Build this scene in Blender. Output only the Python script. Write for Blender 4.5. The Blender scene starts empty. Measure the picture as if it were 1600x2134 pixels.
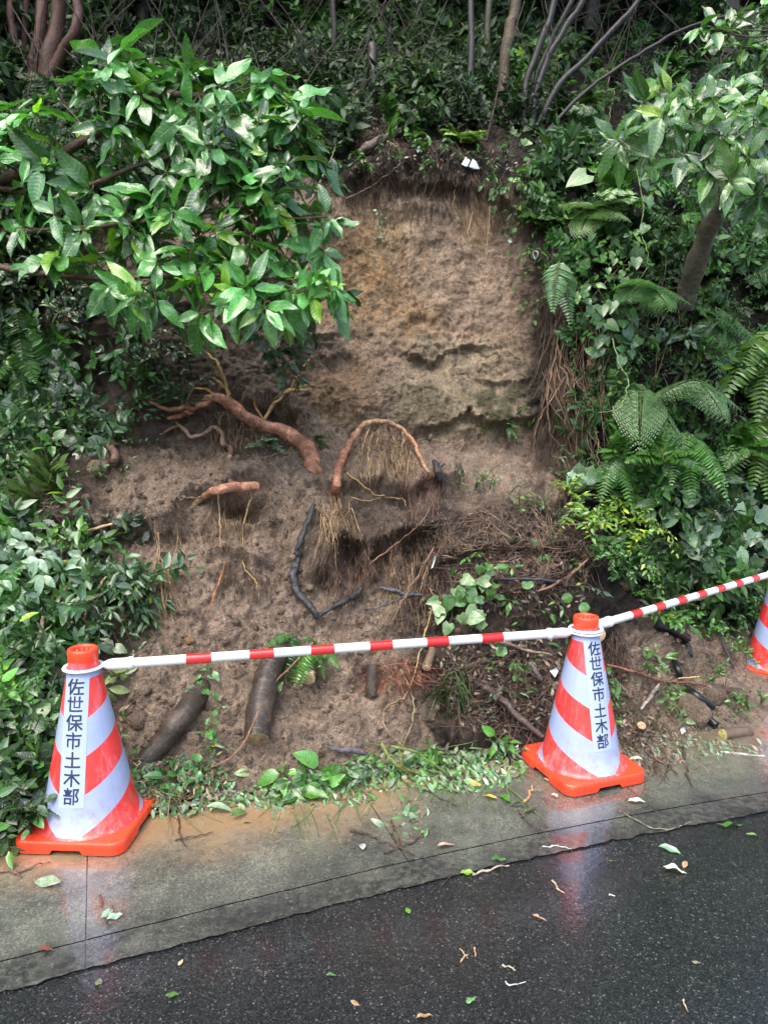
import bpy, math, random
import numpy as np
from mathutils import Vector, Matrix
R = math.radians
random.seed(7); rng = np.random.default_rng(11)
sc = bpy.context.scene
COL = sc.collection
# ------------------------------------------------------------------ camera
H, PITCH, F, CX, CY = 1.55, R(7.2), 1479.0, 800.0, 1067.0
cam = bpy.data.cameras.new('camera'); camo = bpy.data.objects.new('camera', cam); COL.objects.link(camo)
camo.location = (0, 0, H); camo.rotation_euler = (R(90) - PITCH, 0, 0)
cam.sensor_fit = 'VERTICAL'; cam.sensor_height = 24; cam.lens = 24 * F / 2134
cam.clip_start = 0.05; cam.clip_end = 500
sc.camera = camo
# ------------------------------------------------------------------ sky and sun
SUN_EL, SUN_AZ = R(62), R(205)          # azimuth measured clockwise from +Y
w = bpy.data.worlds.new('World'); sc.world = w; w.use_nodes = True
nt = w.node_tree; nt.nodes.clear()
sky = nt.nodes.new('ShaderNodeTexSky'); sky.sky_type = 'NISHITA'; sky.sun_disc = False
sky.sun_elevation = SUN_EL; sky.sun_rotation = SUN_AZ
sky.air_density = 1.0; sky.dust_density = 4.0; sky.ozone_density = 1.0
bg = nt.nodes.new('ShaderNodeBackground'); bg.inputs[1].default_value = 0.15
wo = nt.nodes.new('ShaderNodeOutputWorld')
nt.links.new(sky.outputs[0], bg.inputs[0]); nt.links.new(bg.outputs[0], wo.inputs[0])
sl = bpy.data.lights.new('sun', 'SUN'); sl.energy = .8; sl.angle = R(60); sl.color = (1, .97, .92)
so = bpy.data.objects.new('sun', sl); COL.objects.link(so)
sd = Vector((math.sin(SUN_AZ) * math.cos(SUN_EL), math.cos(SUN_AZ) * math.cos(SUN_EL), math.sin(SUN_EL)))
so.rotation_euler = sd.to_track_quat('Z', 'Y').to_euler()
sc.view_settings.view_transform = 'Standard'; sc.view_settings.look = 'None'
sc.view_settings.exposure = 1.52; sc.view_settings.gamma = 1; sc.view_settings.use_curve_mapping = False
sc.render.engine = 'CYCLES'
sc.cycles.use_denoising = True
sc.cycles.max_bounces = 5; sc.cycles.diffuse_bounces = 3; sc.cycles.glossy_bounces = 2
sc.cycles.transmission_bounces = 2; sc.cycles.transparent_max_bounces = 4
sc.cycles.caustics_reflective = False; sc.cycles.caustics_refractive = False
sc.cycles.use_adaptive_sampling = True; sc.cycles.adaptive_threshold = 0.02
# ------------------------------------------------------------------ projection helpers (authoring only)
FW = np.array([0, math.cos(PITCH), -math.sin(PITCH)]); UP = np.array([0, math.sin(PITCH), math.cos(PITCH)])
CAM = np.array([0, 0, H])
def ray(px, py):
    px = np.asarray(px, float); py = np.asarray(py, float)
    return FW + ((px - CX) / F)[..., None] * np.array([1., 0, 0]) + ((CY - py) / F)[..., None] * UP
def W(px, py, Y):
    d = ray(px, py); return CAM + d * (np.asarray(Y, float) / d[..., 1])[..., None]
def G(px, py, z=0.0):
    d = ray(px, py); return CAM + d * ((z - H) / d[..., 2])[..., None]
def zf(Y, py):
    return H - Y * math.tan(math.atan((py - CY) / F) + PITCH)
def proj(P):
    q = P - CAM; d = np.maximum(q @ FW, .05)
    return CX + F * q[..., 0] / d, CY - F * (q @ UP) / d
# ------------------------------------------------------------------ noise
_pr = np.random.RandomState(3); _P = _pr.permutation(256); _P = np.concatenate([_P, _P])
_G = _pr.normal(size=(256, 3)); _G /= np.linalg.norm(_G, axis=1)[:, None]
def pn(p):
    i = np.floor(p).astype(int); f = p - i; i &= 255
    u = f * f * f * (f * (f * 6 - 15) + 10); r = 0
    for dx in (0, 1):
        for dy in (0, 1):
            for dz in (0, 1):
                g = _G[_P[_P[_P[(i[:, 0] + dx) & 255] + ((i[:, 1] + dy) & 255)] + ((i[:, 2] + dz) & 255)]]
                wv = (u[:, 0] if dx else 1 - u[:, 0]) * (u[:, 1] if dy else 1 - u[:, 1]) * (u[:, 2] if dz else 1 - u[:, 2])
                r = r + wv * (g[:, 0] * (f[:, 0] - dx) + g[:, 1] * (f[:, 1] - dy) + g[:, 2] * (f[:, 2] - dz))
    return r * 1.5
def fbm(p, s, o=4, seed=0, gain=.5):
    r = 0; a = 1
    for k in range(o):
        r = r + a * pn(p * s * (2.03 ** k) + seed * 17.3 + k * 5.1); a *= gain
    return r
def sst(a, b, x):
    t = np.clip((x - a) / (b - a), 0, 1); return t * t * (3 - 2 * t)
# ------------------------------------------------------------------ mesh buffer
class Buf:
    def __init__(s): s.V = []; s.Q = []; s.T = []; s.C = []; s.U = []; s.n = 0
    def add(s, v, f, c, uv=None):
        v = np.asarray(v, float).reshape(-1, 3); f = np.asarray(f, int)
        if len(v) == 0: return
        c = np.asarray(c, float)
        if c.ndim == 1: c = np.repeat(c[None], len(v), 0)
        if f.shape[1] == 4: s.Q.append(f + s.n)
        else: s.T.append(f + s.n)
        s.V.append(v); s.C.append(c[:, :3]); s.U.append(np.zeros((len(v), 2)) if uv is None else np.asarray(uv, float)); s.n += len(v)
    def build(s, name, mat, parent=None, smooth=True, loc=None):
        me = bpy.data.meshes.new(name); V = np.concatenate(s.V)
        if loc is not None: V = V - np.asarray(loc, float)
        Q = np.concatenate(s.Q) if s.Q else np.zeros((0, 4), int); T = np.concatenate(s.T) if s.T else np.zeros((0, 3), int)
        me.vertices.add(len(V)); me.vertices.foreach_set('co', V.astype(np.float32).ravel())
        me.loops.add(Q.size + T.size); me.loops.foreach_set('vertex_index', np.concatenate([Q.ravel(), T.ravel()]).astype(np.int32))
        nf = len(Q) + len(T); me.polygons.add(nf)
        tot = np.concatenate([np.full(len(Q), 4), np.full(len(T), 3)]).astype(np.int32)
        st = np.concatenate([[0], np.cumsum(tot)[:-1]]).astype(np.int32)
        me.polygons.foreach_set('loop_start', st); me.polygons.foreach_set('loop_total', tot)
        me.polygons.foreach_set('use_smooth', np.full(nf, smooth))
        a = me.attributes.new('Col', 'FLOAT_COLOR', 'POINT')
        C = np.concatenate(s.C); a.data.foreach_set('color', np.concatenate([C, np.ones((len(C), 1))], 1).astype(np.float32).ravel())
        a = me.attributes.new('uvp', 'FLOAT2', 'POINT'); a.data.foreach_set('vector', np.concatenate(s.U).astype(np.float32).ravel())
        me.update(calc_edges=True); me.validate()
        me.materials.append(mat)
        o = bpy.data.objects.new(name, me); COL.objects.link(o)
        if parent is not None: o.parent = parent
        elif loc is not None: o.location = loc
        return o
def tag(o, label=None, cat=None, group=None, kind=None):
    if label: o['label'] = label
    if cat: o['category'] = cat
    if group: o['group'] = group
    if kind: o['kind'] = kind
    return o
def empty(name, loc, label, cat, group=None, rz=0):
    o = bpy.data.objects.new(name, None); COL.objects.link(o); o.location = loc; o.rotation_euler = (0, 0, rz)
    o.empty_display_size = .1
    return tag(o, label, cat, group)
# ------------------------------------------------------------------ materials
def mat(name):
    m = bpy.data.materials.new(name); m.use_nodes = True; t = m.node_tree
    return m, t, t.nodes['Principled BSDF'], t.nodes['Material Output']
def N(t, typ, **kw):
    n = t.nodes.new(typ)
    for k, v in kw.items():
        if k.startswith('i_'): n.inputs[int(k[2:])].default_value = v
        else: setattr(n, k, v)
    return n
def math_(t, op, a, b=None, c=None):
    n = t.nodes.new('ShaderNodeMath'); n.operation = op
    for i, x in enumerate((a, b, c)):
        if x is None: continue
        if isinstance(x, (int, float)): n.inputs[i].default_value = x
        else: t.links.new(x, n.inputs[i])
    return n.outputs[0]
def noise(t, vec, scale, detail=4, rough=.6):
    n = N(t, 'ShaderNodeTexNoise'); n.inputs['Scale'].default_value = scale; n.inputs['Detail'].default_value = detail
    n.inputs['Roughness'].default_value = rough
    if vec: t.links.new(vec, n.inputs['Vector'])
    return n.outputs['Fac']
def vor(t, vec, scale, feat='F1'):
    n = N(t, 'ShaderNodeTexVoronoi'); n.feature = feat; n.inputs['Scale'].default_value = scale
    if vec: t.links.new(vec, n.inputs['Vector'])
    return n
def ramp(t, fac, pts):
    n = N(t, 'ShaderNodeValToRGB'); e = n.color_ramp.elements
    while len(e) < len(pts): e.new(.5)
    for i, (p, c) in enumerate(pts):
        e[i].position = p; e[i].color = (c, c, c, 1) if isinstance(c, (int, float)) else (*c, 1)
    t.links.new(fac, n.inputs[0]); return n.outputs[0]
def mix(t, fac, a, b, mode='MIX'):
    n = N(t, 'ShaderNodeMix', data_type='RGBA', blend_type=mode)
    for sock, x in ((n.inputs[0], fac), (n.inputs[6], a), (n.inputs[7], b)):
        if isinstance(x, (int, float)): sock.default_value = x
        elif isinstance(x, tuple): sock.default_value = (*x, 1)
        else: t.links.new(x, sock)
    return n.outputs[2]
def bump(t, b, h, strength, dist):
    n = N(t, 'ShaderNodeBump'); n.inputs['Strength'].default_value = strength; n.inputs['Distance'].default_value = dist
    t.links.new(h, n.inputs['Height']); t.links.new(n.outputs[0], b.inputs['Normal']); return n
def attr(t, name='Col'):
    return N(t, 'ShaderNodeAttribute', attribute_name=name)
def soil_mat():
    m, t, b, o = mat('wet_soil'); a = attr(t).outputs['Color']; g = N(t, 'ShaderNodeNewGeometry').outputs['Position']
    n1 = noise(t, g, 9, 6, .65); n2 = noise(t, g, 95, 6, .78); v = vor(t, g, 210); v2 = vor(t, g, 45)
    k = ramp(t, n1, [(.3, .55), (.7, 1.35)]); c = mix(t, 1, a, k, 'MULTIPLY')
    k2 = ramp(t, n2, [(.3, .5), (.5, .95), (.72, 1.6)]); c = mix(t, 1, c, k2, 'MULTIPLY')
    gr = ramp(t, v.outputs['Distance'], [(.0, 1.25), (.45, .95), (.8, .6)]); c = mix(t, .7, c, mix(t, 1, c, gr, 'MULTIPLY'))
    rv = ramp(t, math_(t, 'FRACT', math_(t, 'MULTIPLY', v2.outputs['Distance'], 7.3)), [(.0, .8), (1., 1.15)])
    c = mix(t, .5, c, mix(t, 1, c, rv, 'MULTIPLY'))
    mp = N(t, 'ShaderNodeMapping'); mp.inputs['Scale'].default_value = (1, 1, .14); t.links.new(g, mp.inputs[0])
    c = mix(t, 1, c, ramp(t, noise(t, mp.outputs[0], 48, 4, .7), [(.32, .72), (.5, 1.), (.7, 1.25)]), 'MULTIPLY')
    ve = vor(t, g, 55, 'DISTANCE_TO_EDGE'); n4 = noise(t, g, 38, 6, .8)
    c = mix(t, 1, c, ramp(t, ve.outputs['Distance'], [(.0, .72), (.09, 1.)]), 'MULTIPLY')
    c = mix(t, 1, c, ramp(t, n4, [(.3, .55), (.42, .95), (.7, 1.2)]), 'MULTIPLY')
    t.links.new(c, b.inputs['Base Color'])
    rg = ramp(t, n2, [(.3, .5), (.7, .9)]); t.links.new(rg, b.inputs['Roughness'])
    b.inputs['Specular IOR Level'].default_value = .28
    h = math_(t, 'ADD', math_(t, 'MULTIPLY', n2, 1.2), math_(t, 'MULTIPLY', v.outputs['Distance'], -.5))
    h = math_(t, 'ADD', h, math_(t, 'MULTIPLY', n4, 1.6)); h = math_(t, 'ADD', h, math_(t, 'MULTIPLY', ramp(t, ve.outputs['Distance'], [(0, 0.), (.2, 1.)]), .25))
    bump(t, b, h, 1., .016); return m
def leaf_mat(name='leaf', rough=.25, spec=.6, veins=True, trans=.18, coat=.9):
    m, t, b, o = mat(name); a = attr(t).outputs['Color']; uv = attr(t, 'uvp').outputs['Vector']
    g = N(t, 'ShaderNodeNewGeometry').outputs['Position']
    s = N(t, 'ShaderNodeSeparateXYZ'); t.links.new(uv, s.inputs[0]); U, V = s.outputs[0], s.outputs[1]
    av = math_(t, 'ABSOLUTE', V)
    n = noise(t, g, 55, 3, .6)
    mid = ramp(t, av, [(.0, 1.), (.07, 0.)])
    if veins:
        w_ = math_(t, 'SINE', math_(t, 'MULTIPLY', math_(t, 'SUBTRACT', U, math_(t, 'MULTIPLY', av, .16)), 62))
        vein = ramp(t, w_, [(.75, 0.), (1., 1.)])
    else: w_ = n; vein = mid
    c = mix(t, 1, a, ramp(t, n, [(.3, .72), (.7, 1.25)]), 'MULTIPLY')
    c = mix(t, math_(t, 'MULTIPLY', vein, .22), c, mix(t, .6, c, (.22, .42, .08)))
    c = mix(t, math_(t, 'MULTIPLY', mid, .6), c, (.20, .38, .07))
    c = mix(t, ramp(t, noise(t, g, 16, 4, .7), [(.56, 0.), (.74, .5)]), c, mix(t, 1, c, (1.9, 1.35, .6), 'MULTIPLY'))
    t.links.new(c, b.inputs['Base Color'])
    rr = ramp(t, noise(t, g, 140, 2, .5), [(.35, rough * .55), (.7, rough * 1.7)]); t.links.new(rr, b.inputs['Roughness'])
    b.inputs['Specular IOR Level'].default_value = spec
    b.inputs['Coat Weight'].default_value = coat; b.inputs['Coat Roughness'].default_value = .09
    h = math_(t, 'ADD', math_(t, 'MULTIPLY', w_, .25 if veins else .2), math_(t, 'MULTIPLY', noise(t, g, 180, 2, .6), 1.2))
    h = math_(t, 'SUBTRACT', h, math_(t, 'MULTIPLY', mid, 1.0))
    bump(t, b, h, .6, .0026)
    tr = N(t, 'ShaderNodeBsdfTranslucent'); t.links.new(mix(t, 1, c, (1.3, 1.5, .5), 'MULTIPLY'), tr.inputs[0])
    ms = N(t, 'ShaderNodeMixShader', i_0=trans); t.links.new(b.outputs[0], ms.inputs[1]); t.links.new(tr.outputs[0], ms.inputs[2])
    t.links.new(ms.outputs[0], o.inputs[0]); return m
def bark_mat(name='bark', rough=.5, scale=60, stretch=.25, contrast=.5, dist=.004, coat=0.):
    m, t, b, o = mat(name); a = attr(t).outputs['Color']; uv = attr(t, 'uvp').outputs['Vector']
    g = N(t, 'ShaderNodeNewGeometry').outputs['Position']
    n = noise(t, g, scale, 5, .65); n2 = noise(t, g, scale * .18, 3, .6)
    s = N(t, 'ShaderNodeMapping'); s.inputs['Scale'].default_value = (scale * 2.2, 3.0, 1); t.links.new(uv, s.inputs[0])
    n3 = noise(t, s.outputs[0], 1, 4, .7)
    c = mix(t, 1, a, ramp(t, n, [(.3, 1 - contrast), (.7, 1 + contrast)]), 'MULTIPLY')
    c = mix(t, 1, c, ramp(t, n2, [(.35, .7), (.65, 1.3)]), 'MULTIPLY')
    c = mix(t, 1, c, ramp(t, n3, [(.3, .7), (.5, 1.), (.72, 1.6)]), 'MULTIPLY')
    t.links.new(c, b.inputs['Base Color']); b.inputs['Roughness'].default_value = rough
    b.inputs['Coat Weight'].default_value = coat; b.inputs['Coat Roughness'].default_value = .22
    bump(t, b, math_(t, 'ADD', n, n3), .7, dist); return m
def plain(name, col, rough=.5, **kw):
    m, t, b, o = mat(name); b.inputs['Base Color'].default_value = (*col, 1); b.inputs['Roughness'].default_value = rough
    g = N(t, 'ShaderNodeNewGeometry').outputs['Position']
    rr = ramp(t, noise(t, g, 40, 4), [(.3, rough * .75), (.7, min(1, rough * 1.3))]); t.links.new(rr, b.inputs['Roughness'])
    for k, v in kw.items(): b.inputs[k].default_value = v
    return m
M = dict(leaf_shade=leaf_mat('dull_shade_leaf', .45, .35, False, .15, .08), soil=soil_mat(), leaf=leaf_mat(), fern=leaf_mat('fern_leaf', .4, .4, False, .2), bark=bark_mat('bark', .6, 60, .2, .6, .007),  # first entry: duller leaf copy that stands in for shaded undergrowth
         wetbark=bark_mat('wet_bark', .5, 70, .2, .6, .006, .12), root=bark_mat('root_fibre', .6, 90, .2, .35, .001),
         dry=leaf_mat('fallen_leaf', .35, .4, True, .1))
# ------------------------------------------------------------------ terrain
TX = [-30, -6, -3.2, -2.2, -1.5, -.9, -.2, .45, 1.05, 1.45, 1.9, 2.6, 3.6, 6, 30]
z = zf
farR = [(9.2, 6.4), (15, 12.5), (40, 36)]
TP = [
 [(-9, -.25), (-8, 0), (-7, .8), (-6, 1.6), (-5, 2.2), (-4, 2.7), (-3, 3.4), (-2, 4.2), (-1, 4.8)] + [(4, 8), (12, 14), (40, 36)],
 [(.0, -.25), (.3, 0), (1.6, .7), (2.6, 1.15), (3.4, 1.6), (4.2, 2.3), (4.6, 2.9), (5.0, 3.4), (5.4, 3.8)] + farR,
 [(1.55, -.25), (1.75, 0), (2.5, .45), (3.2, .9), (3.8, 1.3), (4.35, 1.9), (4.65, 2.6), (5.0, 3.2), (5.45, 3.7)] + farR,
 [(2.0, -.25), (2.2, 0), (2.8, .35), (3.3, .8), (3.75, 1.15), (4.4, 1.6), (4.75, 2.4), (5.0, 3.1), (5.5, 3.7)] + farR,
 [(2.25, -.25), (2.45, 0), (2.95, .35), (3.4, .8), (3.75, 1.13), (4.5, 1.4), (4.9, 2.3), (5.1, 3.1), (5.6, 3.75)] + farR,
 [(2.4, -.25), (2.62, 0), (3.05, .36), (3.45, z(3.45, 1200)), (3.85, z(3.85, 1000)), (4.6, z(4.6, 925)), (4.95, 2.3), (5.2, 3.2), (5.75, 3.8)] + farR,
 [(2.65, -.25), (2.86, 0), (3.25, z(3.25, 1420)), (3.62, z(3.62, 1180)), (3.95, z(3.95, 990)), (4.75, z(4.75, 905)), (5.0, 2.35), (5.3, z(5.3, 375)), (5.8, 3.85)] + farR,
 [(2.85, -.25), (3.08, 0), (3.4, z(3.4, 1400)), (3.72, z(3.72, 1180)), (4.05, z(4.05, 1010)), (4.75, z(4.75, 930)), (5.0, 2.3), (5.3, z(5.3, 365)), (5.8, 3.85)] + farR,
 [(3.0, -.25), (3.22, 0), (3.55, z(3.55, 1380)), (3.85, z(3.85, 1200)), (4.2, z(4.2, 1070)), (4.7, z(4.7, 960)), (4.95, 2.1), (5.25, z(5.25, 400)), (5.75, 3.75)] + farR,
 [(3.1, -.25), (3.32, 0), (3.7, z(3.7, 1370)), (4.05, z(4.05, 1220)), (4.3, z(4.3, 1110)), (4.6, z(4.6, 980)), (4.75, 1.95), (5.05, z(5.05, 480)), (5.65, 3.6)] + farR,
 [(3.15, -.25), (3.42, 0), (4.0, .10), (4.38, .42), (4.42, .9), (4.5, 1.25), (4.6, 1.85), (4.95, 2.8), (5.55, 3.5)] + farR,
 [(3.4, -.25), (3.7, -.02), (4.45, .0), (4.85, .2), (4.92, .7), (4.9, 1.15), (4.95, 1.7), (5.15, 2.6), (5.6, 3.4)] + farR,
 [(4.0, -.25), (4.3, -.02), (5.0, .0), (5.35, .3), (5.4, .8), (5.45, 1.2), (5.5, 1.8), (5.6, 2.5), (5.8, 3.3)] + farR,
 [(5.6, -.25), (5.9, 0), (6.2, .3), (6.4, .7), (6.5, 1.1), (6.6, 1.5), (6.7, 2.1), (6.8, 2.8), (7.2, 3.7)] + [(10, 6.5), (16, 13), (41, 37)],
 [(20, -.25), (20.5, 0), (21, .5), (22, 1.1), (23, 2), (24, 3), (25, 4), (26, 5), (27, 6)] + [(31, 9), (37, 15), (60, 37)]]
TP = np.array(TP, float)
gx = np.concatenate([np.linspace(-30, -3.3, 24)[:-1], np.linspace(-3.3, -2.5, 40)[:-1], np.arange(-2.5, 2.9, .0085), np.linspace(2.91, 4.2, 90)[1:], np.linspace(4.2, 30, 24)[1:]])
seg = np.linalg.norm(np.diff(TP[5:9], axis=1), axis=2).max(0)
gv = []
for k, L in enumerate(seg):
    st = .0085 if k < 7 else (.013 if k == 7 else .025 if k == 8 else (.3 if k == 9 else 1.2))
    n = max(2, int(L / st)); gv += list(k + np.arange(n) / n)
gv.append(len(seg)); gv = np.array(gv)
K = TP.shape[1]; rows = np.zeros((K, len(gx), 2))
for k in range(K):
    for c in (0, 1): rows[k, :, c] = np.interp(gx, TX, TP[:, k, c])
i0 = np.minimum(gv.astype(int), K - 2); fr = (gv - i0)[:, None, None]
YZ = rows[i0] * (1 - fr) + rows[i0 + 1] * fr
def blur(a, sg, ax):
    r = int(sg * 2.5); k = np.exp(-.5 * (np.arange(-r, r + 1) / sg) ** 2); k /= k.sum()
    p = [(0, 0)] * a.ndim; p[ax] = (r, r); b = np.pad(a, p, mode='edge')
    return sum(k[j] * np.take(b, range(j, j + a.shape[ax]), ax) for j in range(2 * r + 1))
YZ = blur(blur(YZ, 9, 0), 14, 1)
NV, NX = YZ.shape[:2]
P = np.zeros((NV, NX, 3)); P[..., 0] = gx[None]; P[..., 1:] = YZ
def normals(P):
    du = np.gradient(P, axis=1); dv = np.gradient(P, axis=0); n = np.cross(du, dv)
    return n / np.maximum(np.linalg.norm(n, axis=2), 1e-9)[..., None]
Nn = normals(P); Pf = P.reshape(-1, 3); px, py = proj(Pf)
def ell(cx, cy, rx, ry, s=.35, rot=0):
    c, s_ = math.cos(R(rot)), math.sin(R(rot)); dx, dy = px - cx, py - cy
    d = np.sqrt(((dx * c + dy * s_) / rx) ** 2 + ((-dx * s_ + dy * c) / ry) ** 2) + wob
    return 1 - sst(1 - s, 1 + s, d)
wob = .30 * fbm(Pf, 3.5, 5, 5, .6)
wobp = 34 * fbm(Pf, 4, 5, 8, .6)
def poly_y(pts, x): return np.interp(x, [a for a, b in pts], [b for a, b in pts])
ledge_d = np.zeros(len(Pf))
def ledge(pts, up, dn, amp):
    y = poly_y(pts, px) + wobp * .5; x0, x1 = pts[0][0], pts[-1][0]
    win = sst(x0 - 25, x0 + 25, px) * (1 - sst(x1 - 25, x1 + 25, px))
    d = py - y
    return win * amp * (np.where(d < 0, sst(-up, 0, d), 0) * (1 - sst(0, 9, d)) - .6 * sst(0, 9, d) * (1 - sst(9, dn, d)))
base = np.zeros(len(Pf))
scarp = ell(900, 640, 250, 310, .15); infoot = sst(0.0, .12, Pf[:, 2]); near = (np.abs(gx) < 4)[None].repeat(NV, 0).ravel()
low = fbm(Pf, 1.7, 3, 1); mid_ = fbm(Pf, 6, 4, 2); hi = fbm(Pf, 26, 4, 3, .6)
PS = Pf * np.array([3.2, 3.2, .55]); streak = fbm(PS, 5, 4, 4, .6)
base += infoot * (low * .08 * (1 - .4 * scarp) + mid_ * (.042 - .014 * scarp) + hi * (.015 - .004 * scarp) + scarp * streak * .014) - scarp * .10 * ell(880, 600, 200, 240, .9)
base += .03 * infoot * np.abs(fbm(Pf, 11, 3, 9)) * (1 - scarp) + infoot * .0075 * fbm(Pf, 62, 2, 19)
rock = ell(965, 810, 170, 115, .2)
cr = np.abs(fbm(Pf * np.array([1, 1, 1.25]), 3.1, 4, 12)); crk = 1 - sst(0, .045, cr)
base += rock * (.06 + .035 * fbm(Pf, 5, 4, 13) - .022 * crk)
base += .05 * ell(900, 690, 110, 60) * fbm(Pf, 9, 3, 14) + .06 * ell(700, 480, 45, 45) + .03 * ell(870, 680, 60, 40)
for pts, up, dn, amp in [([(100, 1105), (240, 1098), (380, 1080), (440, 1045), (560, 1010)], 70, 70, .08),
    ([(640, 700), (700, 690)], 40, 40, .03), ([(840, 730), (900, 745), (960, 735), (1010, 720)], 35, 45, .05),
    ([(860, 905), (920, 885), (975, 850), (1010, 880), (1060, 885), (1110, 870)], 50, 45, .07),
    ([(690, 1130), (780, 1120), (900, 1110)], 60, 70, .06), ([(690, 385), (800, 372), (920, 375), (1030, 400), (1100, 450)], 70, 50, .06),
    ([(640, 1020), (720, 1015), (860, 1030), (960, 1010)], 50, 50, .06), ([(430, 1160), (560, 1175)], 50, 60, .05),
    ([(560, 700), (640, 740)], 50, 50, .03), ([(900, 1190), (1050, 1170), (1230, 1200)], 50, 50, .05), ([(1000, 790), (1100, 800)], 30, 30, .04)]:
    base += ledge(pts, up, dn, amp)
for cx, cy, rx, ry, a in [(505, 1062, 48, 24, .13), (730, 1175, 30, 36, .09), (800, 1160, 25, 25, .07), (870, 1150, 34, 28, .1), (475, 1205, 36, 28, .07),
    (715, 760, 30, 26, .05), (470, 450, 60, 50, .05), (865, 362, 22, 14, .08), (1060, 480, 30, 40, .05), (560, 880, 60, 26, .06), (900, 1290, 50, 30, .06),
    (1245, 1370, 60, 60, .1), (770, 1420, 34, 30, .05), (1255, 1080, 50, 30, .12)]:
    base -= a * ell(cx, cy, rx, ry, .4)
# heaped rims of the slide
base += .09 * ell(660, 1110, 60, 90) + .1 * ell(330, 1030, 190, 60, .5) + .14 * ell(1080, 1150, 160, 85, .6) + .05 * ell(560, 1230, 160, 90, .7) + .07 * ell(850, 1000, 120, 40)
base = np.where(near, base, infoot * low * .25)
P = P + (Nn.reshape(-1, 3) * base[:, None]).reshape(P.shape)
Nn = normals(P); Pf = P.reshape(-1, 3); px, py = proj(Pf)
# soil kinds, plus shade painted into a cavity and the scarp edge
def L3(*c): return np.array(c, float)
c_mud, c_or, c_rock, c_hum, c_moss, c_dk, c_gr = L3(.43,.325,.238), L3(.50, .32, .15), L3(.38, .31, .21), L3(.028, .023, .019), L3(.07, .085, .035), L3(.085, .062, .05), L3(.20, .155, .12)
C = np.repeat(c_hum[None] * .7, len(Pf), 0)
def lay(m, c, k=1.):
    global C; m = (m * k)[:, None]; C = C * (1 - m) + c * m
wy = py + wobp
mud = ell(870, 660, 290, 330, .1)
mud = np.maximum(mud, ell(450, 640, 330, 330, .15)); mud = np.maximum(mud, ell(560, 1250, 480, 440, .12)); mud = np.maximum(mud, ell(900, 950, 280, 160, .2)); mud = np.maximum(mud, ell(1400, 1440, 330, 150, .2))
mud *= sst(-18, 14, wy + wobp * .8 - np.interp(px, [100, 560, 690, 780, 860, 940, 1010, 1060, 1100, 1130], [250, 270, 372, 366, 360, 374, 402, 450, 520, 600])) + (py > 620)
mud = np.clip(mud, 0, 1) * np.maximum(ell(870, 660, 290, 330, .1), np.maximum(ell(450, 640, 330, 330, .15), (py > 620) * 1.)); lay(mud, c_mud)
lay(ell(350, 800, 320, 170, .5), c_gr * .55, .6)
lay(ell(290, 700, 190, 120, .5), c_dk, .7)
lay(ell(890, 560, 230, 230, .6), L3(.54, .40, .28), .75); lay(ell(780, 550, 90, 130, .7), c_or, .9); lay(ell(690, 600, 60, 70), c_or, .4); lay(ell(720, 830, 70, 60), c_or, .45); lay(ell(880, 670, 40, 50), c_or, .5); lay(ell(1010, 740, 80, 50), c_or, .35)
lay(ell(950, 520, 130, 150, .6) * sst(-.2, .4, fbm(Pf, 5, 3, 21)), L3(.31, .23, .175), .6); lay(ell(860, 450, 190, 40, .7) * sst(-.1, .3, mid_), L3(.58, .45, .31), .6)
lay(rock, c_rock * 1.25, .9); lay(ell(830, 560, 120, 180) * sst(-.1, .3, streak), c_rock, .5)
lay(ell(1050, 850, 90, 60, .5) * sst(-.2, .2, mid_), c_moss, .75); lay(ell(880, 850, 60, 50) * sst(-.1, .3, mid_), c_moss, .4); lay(ell(700, 1000, 300, 30) * sst(0, .4, mid_), c_gr, .4)
lay(ell(1085, 500, 40, 130, .9) * sst(-.2, .3, mid_), c_dk, .5); lay(ell(1125, 570, 42, 240, .7, 4) * (.5 + .5 * sst(-.3, .2, hi)), c_dk * .8, .9); lay(ell(1150, 720, 40, 260, .4, 6), c_hum, .9)  # first two patches paint the scarp's right-side shadow into the soil
lay(ell(900, 352, 260, 38, .4), c_hum, .8)
lay(ell(1050, 1180, 220, 130, .3), c_dk, .9); lay(ell(1080, 1400, 240, 170, .25), c_dk * .8, .9); lay(ell(850, 1120, 170, 90, .5), c_dk, .6)
lay(ell(730, 1175, 80, 70, .5), c_dk, .7); lay(ell(1250, 1350, 70, 90, .4), c_hum, .8); lay(ell(60, 1000, 160, 90, .5), c_dk * .6, .9)  # first patch paints shade into the cavity
lay(ell(140, 1300, 130, 260, .3), c_dk, .85); lay(ell(1400, 1420, 200, 110, .5) * sst(0, .5, mid_), c_gr, .6)
lay(ell(1380, 1150, 200, 200, .3), c_hum, .8)
fi, fj = np.meshgrid(np.arange(NV - 1), np.arange(NX - 1), indexing='ij')
q = (fi * NX + fj).ravel(); Q = np.stack([q, q + 1, q + NX + 1, q + NX], 1)
b = Buf(); b.add(Pf, Q, C); terr = b.build('hillside', M['soil']); tag(terr, kind='structure', label='wet tan and dark soil hillside with a fresh landslip scar')
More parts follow.
